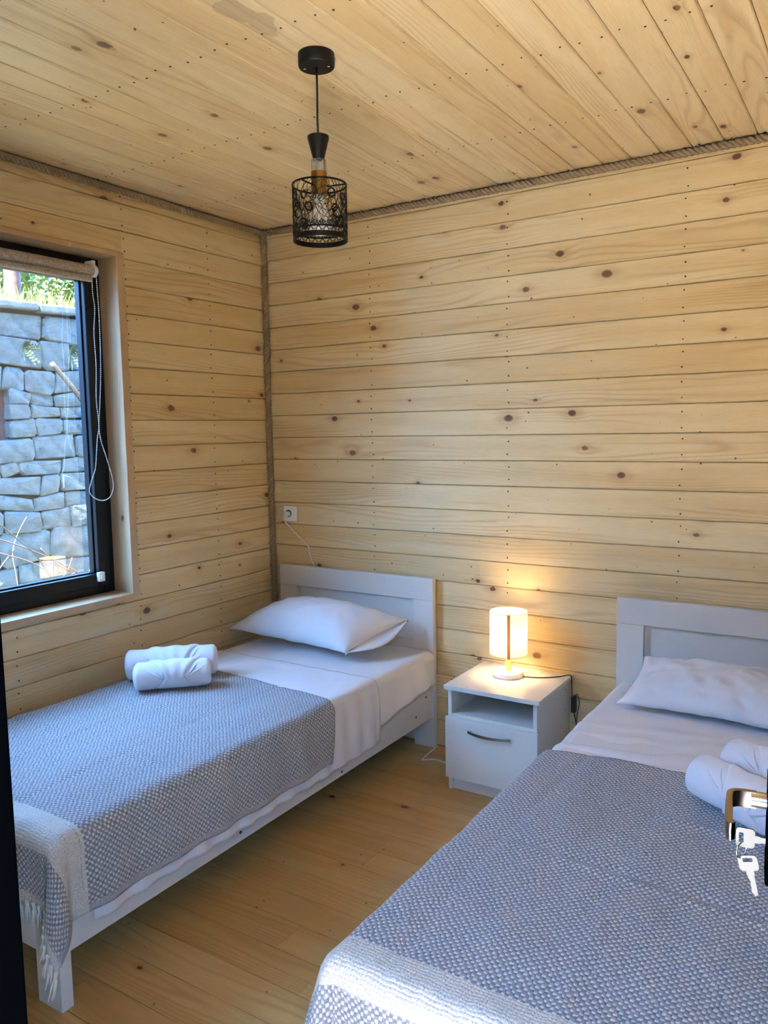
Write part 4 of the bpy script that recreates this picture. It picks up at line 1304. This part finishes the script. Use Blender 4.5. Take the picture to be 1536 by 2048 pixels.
# hillside above the wall
hv, hf = [], []
for j in range(13):
    for i in range(25):
        xx = SWX - 0.25 - j * 0.5
        yy = -7 + i * 0.7
        hv.append((xx, yy, TOPZ + 0.02 + 0.16 * j * 0.5 + 0.08 * fbm(xx, yy)))
for j in range(12):
    for i in range(24):
        a = j * 25 + i
        hf.append((a, a + 1, a + 26, a + 25))
tag(obj('hill', mesh('hill', hv, hf, smooth=True), TURF), kind='structure')
def leaf_cloud(name, c, rad, n, mats, label, size=0.06, grp=None, cat='shrub'):
    e = tag(empty(name, (c[0], c[1], c[2] - rad[2])), label, cat, grp)
    for mi, mat in enumerate(mats):
        mb = MB()
        for _ in range(n // len(mats)):
            p = Vector((random.gauss(0, 1), random.gauss(0, 1), random.gauss(0, 1))).normalized() * random.uniform(0.45, 1.0)
            p = Vector((p.x * rad[0], p.y * rad[1], p.z * rad[2] + rad[2]))
            a = Vector((random.uniform(-1, 1), random.uniform(-1, 1), random.uniform(-.6, .6))).normalized()
            b = a.orthogonal().normalized()
            s = size * random.uniform(0.6, 1.3)
            mb.add([p, p + a * s * .5 + b * s * .25, p + a * s, p + a * s * .5 - b * s * .25], [(0, 1, 2, 3)])
        tag(mb.build('foliage', mat, e), kind='stuff')
    st = MB()
    for k in range(5):
        q = Vector((random.uniform(-.4, .4) * rad[0], random.uniform(-.4, .4) * rad[1], rad[2] * 1.3))
        st.tube([(0, 0, -0.05), q * 0.5 + Vector((0.03, 0, 0)), q], [0.014, 0.010, 0.004], 5)
    st.build('stems', TWIG, e)
for (yy, xx, zz, lab) in ((1.55, -4.95, 3.2, 'sunlit green shrub behind the rusty pole above the stone wall'), (2.8, -4.95, 3.2, 'sunlit shrub above the stone wall beside the black window frame')):
    leaf_cloud('shrub', (xx, yy, zz), (0.5, 0.62, 0.5), 2200, (LEAF_A, LEAF_B), lab, 0.075, 'shrubs above the stone wall')
for (xx, yy, zz, rr, lab) in ((-7.2, 2.7, 3.5, 1.3, 'bushy tree behind the shrubs, on the side of the rusty pole'), (-7.2, 5.6, 3.5, 1.3, 'bushy tree behind the shrubs, on the side of the window frame')):
    leaf_cloud('tree', (xx, yy, zz), (rr * 0.8, rr * 1.1, rr), 3600, (LEAF_A, LEAF_B), lab, 0.16, 'trees behind the stone wall', 'tree')
gm = MB()
for _ in range(1500):
    p = Vector((SWX - random.uniform(0.0, 0.5), random.uniform(-0.5, 3.5), TOPZ + .06))
    h = random.uniform(0.06, 0.22)
    d = Vector((random.uniform(-.4, .6), random.uniform(-.5, .5), 1)) * h
    w = Vector((0.003, 0.004, 0))
    gm.add([p - w, p + w, p + d], [(0, 1, 2)])
tag(gm.build('grass', LEAF_B), 'pale grass growing along the top of the stone wall', 'grass', kind='stuff')
tag(MB().tube([(SWX - .35, 1.42, TOPZ - .1), (SWX - .35, 1.42, 4.6)], 0.075, 14).build('rusty_pole', RUST, auto=0.6), 'reddish brown pole rising above the stone wall', 'pole')
tag(MB().tube(smoothpath([(SWX + .30, 1.33, 2.17), (SWX + .34, 1.55, 1.90), (SWX + .36, 1.82, 1.53), (SWX + .40, 2.2, 1.0), (SWX + .45, 2.7, -.25)], 6), 0.024, 8).build('leaning_branch', TWIG, smooth=True), 'bare branch leaning diagonally against the stone wall', 'branch')
def fern(c, n, L, label, down=0.2):
    e = tag(empty('wall_fern', c), label, 'plant', 'ferns on the stone wall')
    for k in range(n):
        an = 2 * pi * k / n + random.uniform(-.3, .3)
        mb = MB()
        dirv = Vector((0.55, cos(an), sin(an) + down)).normalized()
        pts = [dirv * L * t + Vector((0.05 * t, 0, -0.35 * L * t * t)) for t in [i / 6 for i in range(7)]]
        mb.tube(pts, 0.002, 3)
        for i in range(1, 7):
            for sgn in (1, -1):
                sd = dirv.cross(Vector((1, 0, 0))).normalized() * sgn
                q = pts[i]
                ll = 0.045 * (1.1 - i / 7)
                mb.add([q, q + sd * ll * .6 + dirv * .012, q + sd * ll, q + sd * ll * .5 - dirv * .010], [(0, 1, 2, 3)])
        mb.build('frond', FERN, e)
fern((SWX + .06, 1.72, 2.28), 11, 0.16, 'bigger fern clump growing from the stone wall near the window frame')
fern((SWX + .06, 1.22, 2.30), 9, 0.12, 'small fern tuft growing from a joint of the stone wall')
fern((SWX + .06, 1.83, 1.72), 8, 0.12, 'fern tuft low on the stone wall beside the leaning branch')
vine = MB()
rs = random.Random(5)
for k in range(26):
    y0 = rs.uniform(0.7, 2.1)
    pts = [Vector((SWX + .22 + rs.uniform(0, .15), y0, -.25))]
    d = Vector((rs.uniform(-.05, .05), rs.uniform(-.25, .25), 0.25))
    for i in range(rs.randint(5, 9)):
        d += Vector((rs.uniform(-.03, .03), rs.uniform(-.10, .10), rs.uniform(-.06, .02)))
        pts.append(pts[-1] + d * 0.75)
        if pts[-1].x < SWX + .08: pts[-1].x = SWX + .08
    vine.tube(smoothpath(pts, 4), rs.uniform(0.004, 0.008), 4)
tag(vine.build('dry_creeper', TWIG, smooth=True), 'tangle of dry leafless creeper at the foot of the stone wall', 'plant', kind='stuff')
